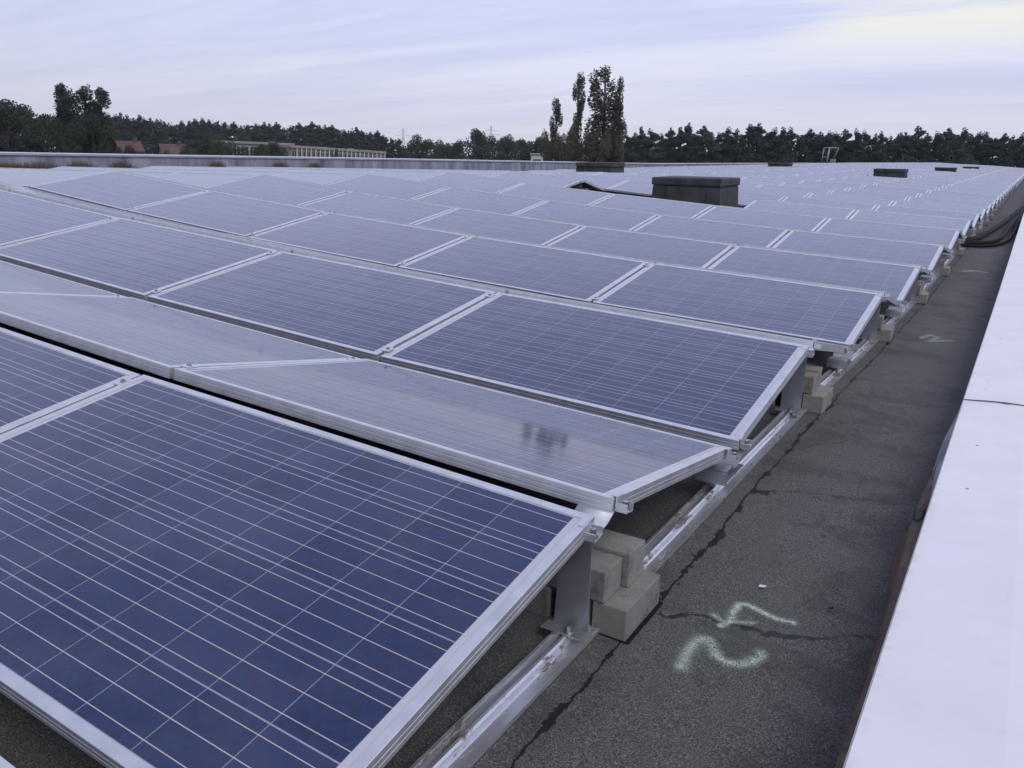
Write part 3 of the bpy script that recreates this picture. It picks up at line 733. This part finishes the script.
scr = simple('paper_scrap', (0.62, 0.62, 0.64), 0.8, 0, 0.1, 60)
def scrap(px, py, s, label, mat=scr):
    x, y = roofhit(px, py); bm = bmesh.new()
    q = [(-1, -.5), (.4, -.7), (1.1, .1), (.7, .6), (-.6, .5)]
    vs = [bm.verts.new((a*s, c*s, 0.002+0.004*((i*37) % 3)/3)) for i, (a, c) in enumerate(q)]; vs2 = [bm.verts.new((v_.co.x, v_.co.y, v_.co.z+0.0015)) for v_ in vs]
    bm.faces.new(vs[::-1]); bm.faces.new(vs2)
    for i in range(5): bm.faces.new((vs[i], vs[(i+1) % 5], vs2[(i+1) % 5], vs2[i]))
    o = mesh_obj('scrap', bm, mat); o.location = (x, y, zr(x, y)+0.006); o.rotation_euler.z = random.uniform(0, 1); tag(o, label, 'litter', 'litter on the felt')
scrap(762, 589, 0.011, 'small white paper scrap lying beyond the sprayed marks')
scrap(800, 588, 0.004, 'tiny straw coloured crumb right of the white scrap', drym)
scrap(831, 611, 0.007, 'small black crumb on felt right of the sprayed four', rubber)
scrap(757, 463, 0.005, 'tiny pale stone beside the rail near second panel row')

# ------------------------------------------------------------------ black hoses crossing to the parapet
def hose(pts, r, label):
    P_ = [Vector(p) for p in pts]; out = []
    for i in range(len(P_)-1):
        p0, p1, p2, p3 = P_[max(i-1, 0)], P_[i], P_[i+1], P_[min(i+2, len(P_)-1)]
        for s in range(8):
            u = s/8
            out.append(0.5*((2*p1)+(p2-p0)*u+(2*p0-5*p1+4*p2-p3)*u*u+(3*p1-p0-3*p2+p3)*u**3))
    out.append(P_[-1]); bm = bmesh.new(); tube(bm, out, r, 10); fixn(bm)
    tag(mesh_obj('hose', bm, rubber), label, 'hose', 'black hoses crossing the walkway')
hz = lambda x, y, d: (x, y, zr(x, y)+d)
hose([hz(-0.5, 13.1, .06), hz(-0.1, 13.35, .06), hz(0.08, 13.8, .065), hz(0.20, 15.3, .09), hz(0.35, 17.8, .12), hz(0.50, 20.6, .20), (0.66, 22.6, ctop(22.6)+.06), (1.0, 24.4, ctop(24.4)+.055), (1.3, 25.2, ctop(25)-.1)], 0.045, 'thick upper black hose rising from the panels over the white parapet')
hose([hz(-0.5, 12.95, .05), hz(-0.08, 13.2, .05), hz(0.14, 13.45, .045), hz(0.33, 13.95, .045), hz(0.43, 15.4, .06), hz(0.48, 17.6, .10), hz(0.56, 20.2, .17), (0.66, 21.9, ctop(21.9)+.045), (1.0, 23.4, ctop(23.4)+.05), (1.3, 24.2, ctop(24)-.1)], 0.034, 'middle black hose sagging onto the felt then over the parapet')
hose([hz(-0.5, 12.8, .03), hz(-0.05, 13.05, .032), hz(0.2, 13.2, .03), hz(0.42, 13.75, .032), hz(0.53, 15.0, .04), hz(0.56, 17.0, .06), hz(0.585, 19.4, .14), (0.66, 20.9, ctop(20.9)+.032), (1.0, 22.4, ctop(22.4)+.034), (1.3, 23.2, ctop(23)-.1)], 0.022, 'lowest thin black hose looping on the felt below the others')

# ------------------------------------------------------------------ roof vents (bitumen clad boxes)
def vent(x0, x1, y0, y1, h, label, cap=True):
    xm, ym = (x0+x1)/2, (y0+y1)/2; zb = min(zr(x0, y0), zr(x1, y0), zr(x0, y1), zr(x1, y1))-0.02
    r = empty('roof_vent', (xm, ym, zb)); a, c = (x1-x0)/2, (y1-y0)/2
    bm = bmesh.new(); vs = []
    for z, f in ((0, 1.05), (h*0.25, 1.02), (h*0.80, 0.985)):
        vs.append([bm.verts.new((sx_*(a*f), sy_*(c*f), z)) for sx_, sy_ in ((-1, -1), (1, -1), (1, 1), (-1, 1))])
    for p, q in zip(vs, vs[1:]):
        for k in range(4): bm.faces.new((p[k], p[(k+1) % 4], q[(k+1) % 4], q[k]))
    bm.faces.new(vs[-1]); bm.faces.new(vs[0][::-1])
    bmesh.ops.bevel(bm, geom=bm.edges[:], offset=0.012, segments=2, affect='EDGES'); mesh_obj('body', bm, ventm, r)
    bm = bmesh.new(); box(bm, (-a-0.014, -c-0.014, h*0.80+.002), (a+0.014, c+0.014, h), 0.03)
    for vtx in bm.verts: vtx.co.z += 0.01*noise.noise(vtx.co*2)+(0.02 if abs(vtx.co.x) < a*0.5 else 0)
    mesh_obj('cap', bm, ventm, r)
    for p in ((-a*0.55), (a*0.62)):      # lap strips of the felt
        bm = bmesh.new(); box(bm, (p, -c-0.010, 0.02), (p+0.07, -c*0.99+0.01, h*0.75), 0.002); mesh_obj('felt_lap', bm, ventm, r)
    return tag(r, label, 'roof vent', 'bitumen clad roof vents')
vent(-4.93, -3.71, 13.22, 14.26, 0.69, 'largest dark bitumen clad vent box standing in a gap among panels')
def vent_at(px0, px1, pytop, dist, label, dep=0.9):
    a, c = at(px0, pytop, dist), at(px1, pytop, dist)
    x0, x1 = a.x, c.x
    if px1-px0 > 30 and dist < 25: pass
    y0 = a.y
    zb = min(zr(x0, y0), zr(x1, y0+dep))-0.02
    return vent(x0, x1, y0, y0+dep, a.z-zb, label)
vent_at(874, 906, 168.4, 36.0, 'long low dark vent standing alone far back near the right')
vent_at(935, 956, 167.2, 53.0, 'small dark vent farther back right of the long low one')
vent_at(963, 979, 166.6, 69.0, 'smallest dark vent near the far right end of the roof')
vent_at(576, 620, 161.5, 25.0, 'dark vent box in front of the left parapet below the poplars')
vent_at(768, 790, 162.5, 48.0, 'thin dark vent against the left parapet right of the poplars')

# white ladder guard on the far parapet
gp = at(828, 163, 92); gz = gp.z-0.1
r = empty('ladder_guard', (gp.x, gp.y, gz)); tag(r, 'white tube ladder guard standing on the far parapet before the pines', 'ladder guard')
k1_ = 92/FPX
def tb(name, pts, rad):
    bm = bmesh.new(); tube(bm, pts, rad, 8); mesh_obj(name, bm, galv, r)
ux = Vector((CM.col[0].x, CM.col[0].y, 0)).normalized(); uy = Vector((-ux.y, ux.x, 0))
def gpt(dx_, dz_, dy_=0): return ux*dx_*k1_+uy*dy_+Vector((0, 0, dz_*k1_))
tb('post', [gpt(-6.5, -2), gpt(-5, 14)], 0.05); tb('post', [gpt(-4.5, -2, .5), gpt(-3.6, 14, .5)], 0.05)
tb('post', [gpt(-1.5, -2), gpt(-0.2, 14)], 0.09); tb('post', [gpt(1.0, -2, .5), gpt(1.2, 14, .5)], 0.05)
tb('top_rail', [gpt(-5.2, 14), gpt(8, 14)], 0.06); tb('top_rail', [gpt(-3.8, 14, .5), gpt(8, 14, .5)], 0.05)
tb('mid_rail', [gpt(-6, 6), gpt(-1, 6)], 0.04); tb('brace', [gpt(8, 14), gpt(5, 5)], 0.04)
bm = bmesh.new(); p = gpt(2.0, 0); box(bm, (p.x, p.y-.2, p.z), (p.x+4*k1_, p.y+.3, p.z+4.5*k1_), .02); mesh_obj('box', bm, galv, r)

# dry tufts growing along the left parapet
def tuft(px, wpx, hpx, label, seed):
    x = XPAR+0.45; d = ray(px, 168); s = (x-CAM.x)/d.x; y = CAM.y+d.y*s; dist = s*math.hypot(d.x, d.y)
    wd = wpx*dist/FPX; z0 = zr(x, y); h = zpar(y)-z0-0.06+hpx*dist/FPX*0
    h = max(0.2, (CAM.z+(ray(px, 168-hpx).z*s))-z0)
    bm = bmesh.new(); rn = random.Random(seed)
    for i in range(900):
        a = max(-wd*.52, min(wd*.52, rn.gauss(0, wd*0.27))); c = rn.uniform(-.12, .12)
        bx = Vector((c, a, 0)); hh = h*rn.uniform(.55, 1)*(1-0.35*min(1, abs(a)/(wd*.5+.01))**2); q = Vector((rn.gauss(0, .06), rn.gauss(0, .09), hh)); sd_ = Vector((rn.uniform(-1, 1), rn.uniform(-1, 1), 0)).normalized()*0.009
        m_ = bx+q*0.55+Vector((0, 0, 0.03))
        vs = [bm.verts.new(bx-sd_), bm.verts.new(bx+sd_), bm.verts.new(m_+sd_*.8), bm.verts.new(bx+q), bm.verts.new(m_-sd_*.8)]
        bm.faces.new(vs)
    o = mesh_obj('grass_tuft', bm, drym); o.location = (x, y, z0); tag(o, label, 'grass tuft', 'dry tufts along the left parapet')
for i, (px, wp, hp, lb) in enumerate([(8, 26, 8, 'dry brown grass tuft at the very left below the zinc parapet'), (36, 56, 9, 'widest dry brown tuft along the left parapet'), (80, 30, 9, 'dry brown tuft right of the widest one by the parapet'), (122, 20, 9, 'round brown tuft between two dark panel ends'),
        (217, 17, 9, 'compact brown tuft below the red roofed houses'), (280, 20, 9, 'brown tuft below the left end of the office'), (315, 20, 8, 'rightmost brown tuft below the office windows')]):
    tuft(px, wp, hp, lb, 50+i)

# ------------------------------------------------------------------ houses and office beyond the roof
def upv(): return Vector((0, 0, 1))
def house(pxc, pytop, wpx, dist, label):
    c = at(pxc, pytop, dist); wd = wpx*dist/FPX; r = empty('house', (c.x, c.y, GZ)); H_ = c.z-GZ
    f = (c-CAM); yaw = math.atan2(f.y, f.x)-math.pi/2+0.25; r.rotation_euler.z = yaw
    eav = H_-2.6*wd/8; dp = wd*0.4
    bm = bmesh.new(); prism(bm, [(-dp, 0), (dp, 0), (dp, eav), (0, H_-.1), (-dp, eav)], -wd/2+.3, wd/2-.3); bm.transform(Matrix.Rotation(math.pi/2, 4, 'Z')); mesh_obj('wall', bm, plast, r)
    bm = bmesh.new(); prism(bm, [(-dp-.4, eav-.25), (0, H_), (dp+.4, eav-.25), (dp+.4, eav-.05), (0, H_+.25), (-dp-.4, eav-.05)], -wd/2, wd/2); bm.transform(Matrix.Rotation(math.pi/2, 4, 'Z')); rf = mesh_obj('roof', bm, tile, r)
    bm = bmesh.new(); box(bm, (wd*.2, -.3, H_-.8), (wd*.2+.6, .3, H_+.7), .03); mesh_obj('chimney', bm, tile, rf)
    for q in (-.25, 0.05, .3):
        bm = bmesh.new(); box(bm, (q*wd-.5, -dp-.06, eav-2.2), (q*wd+.5, -dp-.02, eav-.8)); mesh_obj('window', bm, glassd, r)
    tag(r, label, 'house')
house(128, 142.5, 21, 150, 'red tiled house roof on the far left beside the poplars')
house(172, 145.5, 23, 145, 'brighter red tiled house roof left of the office building')
def flatblock(p0, p1, ztop, depth, label, nfin, mt, fins=True, tilt=0.0):
    a = Vector((p0.x, p0.y, 0)); c = Vector((p1.x, p1.y, 0)); e = (c-a); ln = e.length; e.normalize()
    r = empty('office_building', (a.x, a.y, GZ)); r.rotation_euler = (0, tilt, math.atan2(e.y, e.x)); H_ = ztop-GZ
    bm = bmesh.new(); box(bm, (0, 0, 0), (ln, depth, H_-.5)); mesh_obj('wall', bm, mt, r)
    bm = bmesh.new(); box(bm, (-.4, -.5, H_-.5), (ln+.4, depth+.4, H_+.12), .03); mesh_obj('roof', bm, plast, r)
    for i in range(nfin):
        x = ln*(i+.5)/nfin; wd = ln/nfin
        bm = bmesh.new(); box(bm, (x-wd*.36, -.06, H_-4.1), (x+wd*.36, -.02, H_-1.3)); f = mesh_obj('window', bm, glassd, r)
        bm = bmesh.new(); box(bm, (x-wd*.03, -.12, H_-4.1), (x+wd*.03, -.065, H_-1.3)); mesh_obj('mullion', bm, whitep, f)
        if not fins: continue
        bm = bmesh.new(); box(bm, (x+wd*.39, -.45, H_-5.2), (x+wd*.61, -.01, H_-.55), .02); mesh_obj('pilaster', bm, whitep, r)
    for i in range(1):
        x = ln*.7; bm = bmesh.new(); box(bm, (x, depth*.6, H_+.12), (x+1.2, depth*.3+1, H_+.4), .03); mesh_obj('roof_hatch', bm, greyc, r)
    tag(r, label, 'building')
pr_, pl_ = at(383, 151.8, 236), at(290, 145.5, 222)
flatblock(pl_, pr_, pl_.z, 9, 'long low office with a row of white pilasters and dark windows', 21, plast, True, math.atan2(pl_.z-pr_.z, (pr_-pl_).to_2d().length))
p2, p3 = at(214, 140.6, 250), at(290, 143.6, 248)
flatblock(p2, p3, p2.z, 12, 'plain flat grey block left of the office, partly behind shrubs', 9, greyc, False, math.atan2(p2.z-p3.z, (p3-p2).to_2d().length))
def shed(px0, px1, pytop, dist, label):
    a, c = at(px0, pytop, dist), at(px1, pytop, dist); r = empty('shed', (a.x, a.y, GZ)); e = Vector((c.x-a.x, c.y-a.y, 0)); ln = e.length; r.rotation_euler.z = math.atan2(e.y, e.x); H_ = a.z-GZ
    bm = bmesh.new(); box(bm, (0, 0, 0), (ln, 5, H_-.35)); mesh_obj('wall', bm, whitep, r)
    bm = bmesh.new(); box(bm, (-.2, -.2, H_-.35), (ln+.2, 5.2, H_), .02); mesh_obj('roof', bm, greyc, r)
    bm = bmesh.new(); box(bm, (ln*.15, -.05, H_-2.0), (ln*.85, -.01, H_-1.2)); mesh_obj('window', bm, glassd, r); tag(r, label, 'shed')
shed(531, 543, 153.2, 175, 'small white shed left of the middle poplars'); shed(551, 562, 154.4, 150, 'white hut glimpsed between the poplar stems')
def pylon(px, pytop, dist, label):
    p = at(px, pytop, dist); r = empty('pylon', (p.x, p.y, GZ)); H_ = p.z-GZ; bm = bmesh.new(); b0 = 3.2
    for sx_ in (-1, 1):
        for sy_ in (-1, 1): tube(bm, [(sx_*b0, sy_*b0, 0), (sx_*.8, sy_*.8, H_*.72), (sx_*.3, sy_*.3, H_)], .10, 5)
    for i in range(12):
        z0, z1 = H_*.7*i/12, H_*.7*(i+1)/12; w0, w1 = b0+(.8-b0)*i/12, b0+(.8-b0)*(i+1)/12
        for s_ in (-1, 1):
            tube(bm, [(-w0, s_*w0, z0), (w1, s_*w1, z1)],   .05, 4); tube(bm, [(w0, s_*w0, z0), (-w1, s_*w1, z1)], .05, 4)
    mesh_obj('lattice_tower', bm, galv, r)
    for z, l_ in ((.76, 7), (.87, 5.5)):
        bm = bmesh.new(); tube(bm, [(-l_, 0, H_*z), (0, 0, H_*z+.7), (l_, 0, H_*z)], .10, 5); mesh_obj('cross_arm', bm, galv, r)
    f = p-CAM; r.rotation_euler.z = math.atan2(f.y, f.x)-math.pi/2+.3
    tag(r, label, 'pylon')
pylon(491, 126, 620, 'faint lattice power pylon right of the round tree'); pylon(403, 128.5, 800, 'faint lattice power pylon behind the end of the office')

# ------------------------------------------------------------------ trees
def leaf_cloud(bm, blobs, n, size, rn, shell=0.55, up=0.0):
    tot = sum(b[3]*b[4]*b[5] for b in blobs); 
    for (cx, cy_, cz, rx_, ry_, rz_) in blobs:
        m = max(12, int(n*rx_*ry_*rz_/tot))
        for _ in range(m):
            d = Vector((rn.gauss(0, 1), rn.gauss(0, 1), rn.gauss(0, 1)))
            if d.length < 1e-3: continue
            d.normalize(); rr = shell+(1-shell)*rn.random()**0.5 if rn.random() < .75 else rn.random()
            rr *= 1+0.38*noise.noise(Vector((cx, cy_, cz))+d*2.1)
            p = Vector((cx+d.x*rx_*rr, cy_+d.y*ry_*rr, cz+d.z*rz_*rr))
            u = Vector((rn.gauss(0, 1), rn.gauss(0, 1), rn.gauss(0, 1)+up)).normalized(); v_ = u.orthogonal().normalized(); v_ = (Matrix.Rotation(rn.uniform(0, 6.3), 3, u) @ v_)
            s = size*rn.uniform(.6, 1.35)
            bm.faces.new([bm.verts.new(p+q) for q in (u*s*.9, v_*s*.5, -u*s*.7, -v_*s*.45)])
def tree_proto(kind, seed):                # unit height = 1 m scaled later; built at real height ~ h
    rn = random.Random(seed); bl = []; tb_ = bmesh.new()
    if kind == 'pine':
        h = 18.0; tube(tb_, [(0, 0, 0), (.2, .1, h*.5), (.1, -.2, h*.9)], [.28, .2, .06], 7)
        n = rn.randint(24, 30)
        for i in range(n):
            f = i/(n-1); z = h*(.42+.50*f); a = rn.uniform(0, 6.3); rad = (1-f)**.7*rn.uniform(.5, 2.9)+rn.uniform(0, .35); r0 = rn.uniform(.55, 1.25)*(1.15-.5*f)
            p = (math.cos(a)*rad, math.sin(a)*rad, z); bl.append((*p, r0*1.2, r0*1.2, r0*.75)); tube(tb_, [(0.1, 0, z-1.2), p], [.09, .03], 5)
        bl.append((rn.uniform(-.4, .4), 0, h*.94, .45, .45, 1.0))
        return bl, 9000, .23, tb_, pinem, h
    if kind == 'broad':
        h = 15.0; tube(tb_, [(0, 0, 0), (.1, .1, h*.35), (0, 0, h*.75)], [.4, .3, .08], 7)
        for i in range(16):
            a = rn.uniform(0, 6.3); z = h*rn.uniform(.28, .86); mx_ = 3.6*math.sqrt(max(.05, 1-((z/h-.5)/.48)**2)); rad = rn.random()**.5*mx_; r0 = rn.uniform(1.3, 2.1)
            p = (math.cos(a)*rad, math.sin(a)*rad, z); bl.append((*p, r0, r0, r0*.85)); tube(tb_, [(0, 0, h*.3), p], [.12, .03], 5)
        return bl, 7500, .25, tb_, decid, h
    if kind == 'poplar':
        h = 24.0; tube(tb_, [(0, 0, 0), (.1, 0, h*.5), (0, .1, h*.97)], [.38, .22, .04], 7)
        n = 26
        for i in range(n):
            f = (i+.5)/n; z = h*(.16+.80*f); a = rn.uniform(0, 6.3); g_ = .16+.80*f; mx_ = max(.35, 1.55*(1-abs((g_-.66)/.46)**2.4))*(.75+.5*rn.random()); rad = rn.uniform(.25, 1)*mx_; r0 = rn.uniform(.6, 1.1)*(1.2-.5*f)
            p = (math.cos(a)*rad, math.sin(a)*rad, z); bl.append((*p, r0, r0, r0*rn.uniform(1.8, 3.0))); tube(tb_, [(0, 0, max(.5, z-2.6)), p], [.08, .02], 5)
        bl.append((0, 0, h*.955, .55, .55, 1.3))
        return bl, 14000, .21, tb_, poplm, h
    h = 3.2; tube(tb_, [(0, 0, 0), (0, 0, 1.6)], [.1, .04], 6)
    for i in range(9):
        a = rn.uniform(0, 6.3); rad = rn.uniform(0, 1.9); bl.append((math.cos(a)*rad, math.sin(a)*rad, rn.uniform(.9, 2.3), rn.uniform(.7, 1.2), rn.uniform(.7, 1.2), rn.uniform(.6, .9)))
    return bl, 1300, .22, tb_, bushm, h
protos = {}
def proto(kind, i):
    if (kind, i) not in protos:
        bl, n, sz, tb_, mt, h = tree_proto(kind, 100+i*13+len(kind)); bm = bmesh.new(); leaf_cloud(bm, bl, n, sz, random.Random(i*7+3), .5, .3)
        cm = bpy.data.meshes.new('crown'); bm.to_mesh(cm); bm.free(); cm.materials.append(mt)
        zmx = max(v_.co.z for v_ in cm.vertices)
        fixn(tb_); tm = bpy.data.meshes.new('trunk'); tb_.to_mesh(tm); tb_.free(); tm.materials.append(trunkm); protos[(kind, i)] = (cm, tm, zmx)
    return protos[(kind, i)]
NAME = {'pine': 'pine_tree', 'broad': 'leafy_tree', 'poplar': 'poplar_tree', 'bush': 'bush'}
def tree(kind, i, px, pytop, dist, label, group=None, wide=1.0, mat=None):
    cm, tm, h = proto(kind, i); p = at(px, pytop, dist); s = (p.z-GZ)/h
    r = empty(NAME[kind], (p.x, p.y, GZ)); r.rotation_euler.z = random.uniform(0, 6.3); r.scale = (s*wide, s*wide, s)
    for nm, me in (('crown', cm), ('trunk', tm)):
        o = bpy.data.objects.new(nm, me); C.objects.link(o); o.parent = r
        if mat and nm == 'crown': o.material_slots[0].link = 'OBJECT'; o.material_slots[0].material = mat
    return tag(r, label, {'pine': 'tree', 'broad': 'tree', 'poplar': 'tree', 'bush': 'bush'}[kind], group)
SKY = [(-120, 108), (-60, 104), (-20, 100), (0, 99), (12, 100), (25, 107), (40, 111), (50, 116), (112, 112), (130, 115), (150, 117), (170, 120), (185, 120), (200, 117), (215, 118), (232, 121), (240, 121), (260, 123), (275, 121), (290, 125), (305, 123), (320, 122), (330, 124), (345, 127), (360, 125), (375, 131), (388, 133), (398, 138),
       (440, 138), (455, 139), (468, 134), (495, 136), (505, 131), (520, 137), (540, 136), (560, 135), (600, 133), (630, 131), (650, 128), (660, 131), (675, 127), (690, 125), (705, 129), (720, 131), (740, 127), (757, 125), (770, 129), (785, 128), (800, 129), (830, 127), (850, 128), (870, 132), (890, 131), (905, 130), (915, 127), (935, 131), (955, 130), (975, 130), (990, 133), (1005, 133), (1024, 130), (1060, 131), (1110, 130), (1160, 132)]
def skyline(x):
    for (a, ya), (c, yb_) in zip(SKY, SKY[1:]):
        if a <= x <= c: return ya+(yb_-ya)*(x-a)/(c-a)
    return 130
rn = random.Random(21)
x = 628
while x < 1150:
    tree('pine', rn.randrange(7), x, skyline(x)+rn.choice((-3, -1.5, 0, 1, 2.5, 4, 6))+rn.uniform(-1, 1), rn.uniform(178, 210), 'dark pine in the unbroken forest wall behind the right half of the roof', 'pines of the right forest wall', rn.uniform(1.1, 1.7)); x += rn.uniform(6, 11)
x = 108
while x < 402:
    tree('pine', rn.randrange(7), x, skyline(x)+rn.choice((-1.5, 0, 1, 2, 4)), rn.uniform(305, 340), 'dark pine in the far forest edge behind the office and red roofs', 'pines of the left forest edge', rn.uniform(1.3, 1.8)); x += rn.uniform(5.5, 9)
for i, (px, py, d, wd) in enumerate([(421, 133, 230, .95), (442, 138, 235, .8), (456, 138.5, 240, .8), (478, 127.5, 225, .75), (497, 134, 235, .7), (508, 132, 240, .7), (523, 137, 235, .8), (540, 136, 230, .8)]):
    tree('broad', i % 4, px, py, d, ['round dark tree right of the office', 'low leafy tree beside the round dark tree', 'low tree left of the tallest leafy tree', 'tallest leafy tree between office and poplars', 'leafy tree right of the tallest leafy one', 'pointed leafy tree near the faint pylon', 'low leafy tree left of the white shed', 'leafy tree behind the white shed'][i], 'leafy trees between office and poplars', wd)
x = -120
while x < 52:
    tree('broad', rn.randrange(4), x, skyline(x)+rn.uniform(-1, 3), rn.uniform(140, 165), 'big dark leafy tree in the clump at the far left edge', 'leafy trees at the left edge', rn.uniform(.75, 1.0)); x += rn.uniform(14, 20)
for i, (px, py, wd) in enumerate([(557, 97, .9), (579.5, 71, .86), (606, 65, 1.55), (620, 75, .85)]):
    tree('poplar', i, px, py, 130, ['shortest slim poplar on the left of the middle group', 'tall slim poplar in the centre of the middle group', 'tallest and broadest poplar of the middle group', 'narrow poplar leaning on the right of the tallest'][i], 'poplars in the middle', wd)
for i, (px, py, wd) in enumerate([(60, 82, 1.75), (70, 88, 1.2), (83, 83.5, 1.75), (98, 86, 1.5)]):
    tree('poplar', 4+i % 3, px, py, 152, ['leftmost and broadest poplar of the left group', 'short poplar squeezed beside the leftmost poplar', 'middle poplar of the left group', 'slim rightmost poplar of the left group'][i], 'poplars at the left', wd, decid)
for i, (px, py, d, wd) in enumerate([(548, 128, 128, .8), (562, 130, 126, .8), (575, 127, 128, .85), (590, 129, 127, .85), (604, 128, 127, .85), (619, 129, 128, .8)]):
    tree('broad', i % 4, px, py, d, 'brownish undergrowth tree crowding the stems of the middle poplars', 'undergrowth below the middle poplars', .5*wd, poplm)
for i, (px, py, d, wd) in enumerate([(58, 113, 150, .7), (74, 111, 149, .7), (90, 112, 150, .7), (104, 114, 151, .6)]):
    tree('broad', (i+1) % 4, px, py, d, 'dense dark tree forming the base below the left poplars', 'dense trees below the left poplars', wd)
for i, (px, py, d, wd) in enumerate([(206, 132, 170, .75), (222, 134, 165, .7), (275, 139, 160, .8), (260, 143, 158, .8), (334, 146.5, 165, .3), (242, 145, 150, .9), (131, 143, 138, .6), (117, 146, 137, .5), (188, 143, 140, .7), (164, 147.5, 136, .5)]):
    tree('broad', i % 4, px, py, d, ['olive green tree between the red roof and grey block', 'low olive shrub right of the olive tree', 'pale green shrub before the left end of the office', 'small pale shrub left of the office shrub', 'slim shrub in front of the office windows', 'low shrub before the grey block', 'dark tree hiding part of the leftmost red roof', 'low dark bush at the left end of the leftmost red roof', 'bushy olive tree at the right end of the brighter red roof', 'low bush in front of the brighter red roof'][i], 'shrubs before the far buildings', wd, bushm)
# continuous wood behind the separate trees, also beyond both sides of the picture
bm = bmesh.new(); rn = random.Random(5); bl = []
def ang(px): d = ray(px, 150); return math.atan2(d.x, d.y)
a_ = ang(0)-1.25
while a_ < ang(1024)+0.9:
    inp = ang(-130) < a_ < ang(1160)
    px = 512+FPX*math.tan(a_-ang(512)) if inp else None
    left = a_ < ang(560); d = 350 if left else 222
    if inp:
        py = skyline(px)+(5 if left else 9)
        if 395 < px < 412: py += 3
        py += 2.5*noise.noise(Vector((px*.06, 1, 0)))
        p = at(px, py, d); h = p.z-GZ
    else:
        d = 240; h = 20+2*noise.noise(Vector((a_*14, 0, 0))); p = Vector((CAM.x+math.sin(a_)*d, CAM.y+math.cos(a_)*d, 0))
    st = d*0.0095
    for q in range(5):
        bl.append((p.x+rn.uniform(-1, 1), p.y+rn.uniform(-2, 3), GZ+h*(.10+.19*q)+h*.03*rn.random(), st*1.0, st*1.0, h*.15))
    a_ += 0.0095
leaf_cloud(bm, bl, 170000, .62, rn, .3, .2)
tag(mesh_obj('forest', bm, pinem), 'dark continuous mass of forest filling in behind the separate trees', 'forest', kind='stuff')

# ------------------------------------------------------------------ thin air haze over the far trees
hm = bpy.data.materials.new('thin_haze'); hm.use_nodes = True; t = hm.node_tree; t.nodes.clear()
pv = N(t, 'ShaderNodeVolumePrincipled'); pv.inputs['Color'].default_value = (0.90, 0.93, 1.0, 1); pv.inputs['Density'].default_value = 0.00016
ho = N(t, 'ShaderNodeOutputMaterial'); t.links.new(pv.outputs[0], ho.inputs['Volume'])
bm = bmesh.new(); box(bm, (-1040, -1040, GZ-1), (1040, 1040, 75)); fixn(bm)
tag(mesh_obj('haze', bm, hm), 'thin pale air haze over the roof and the far trees', 'haze', kind='stuff')
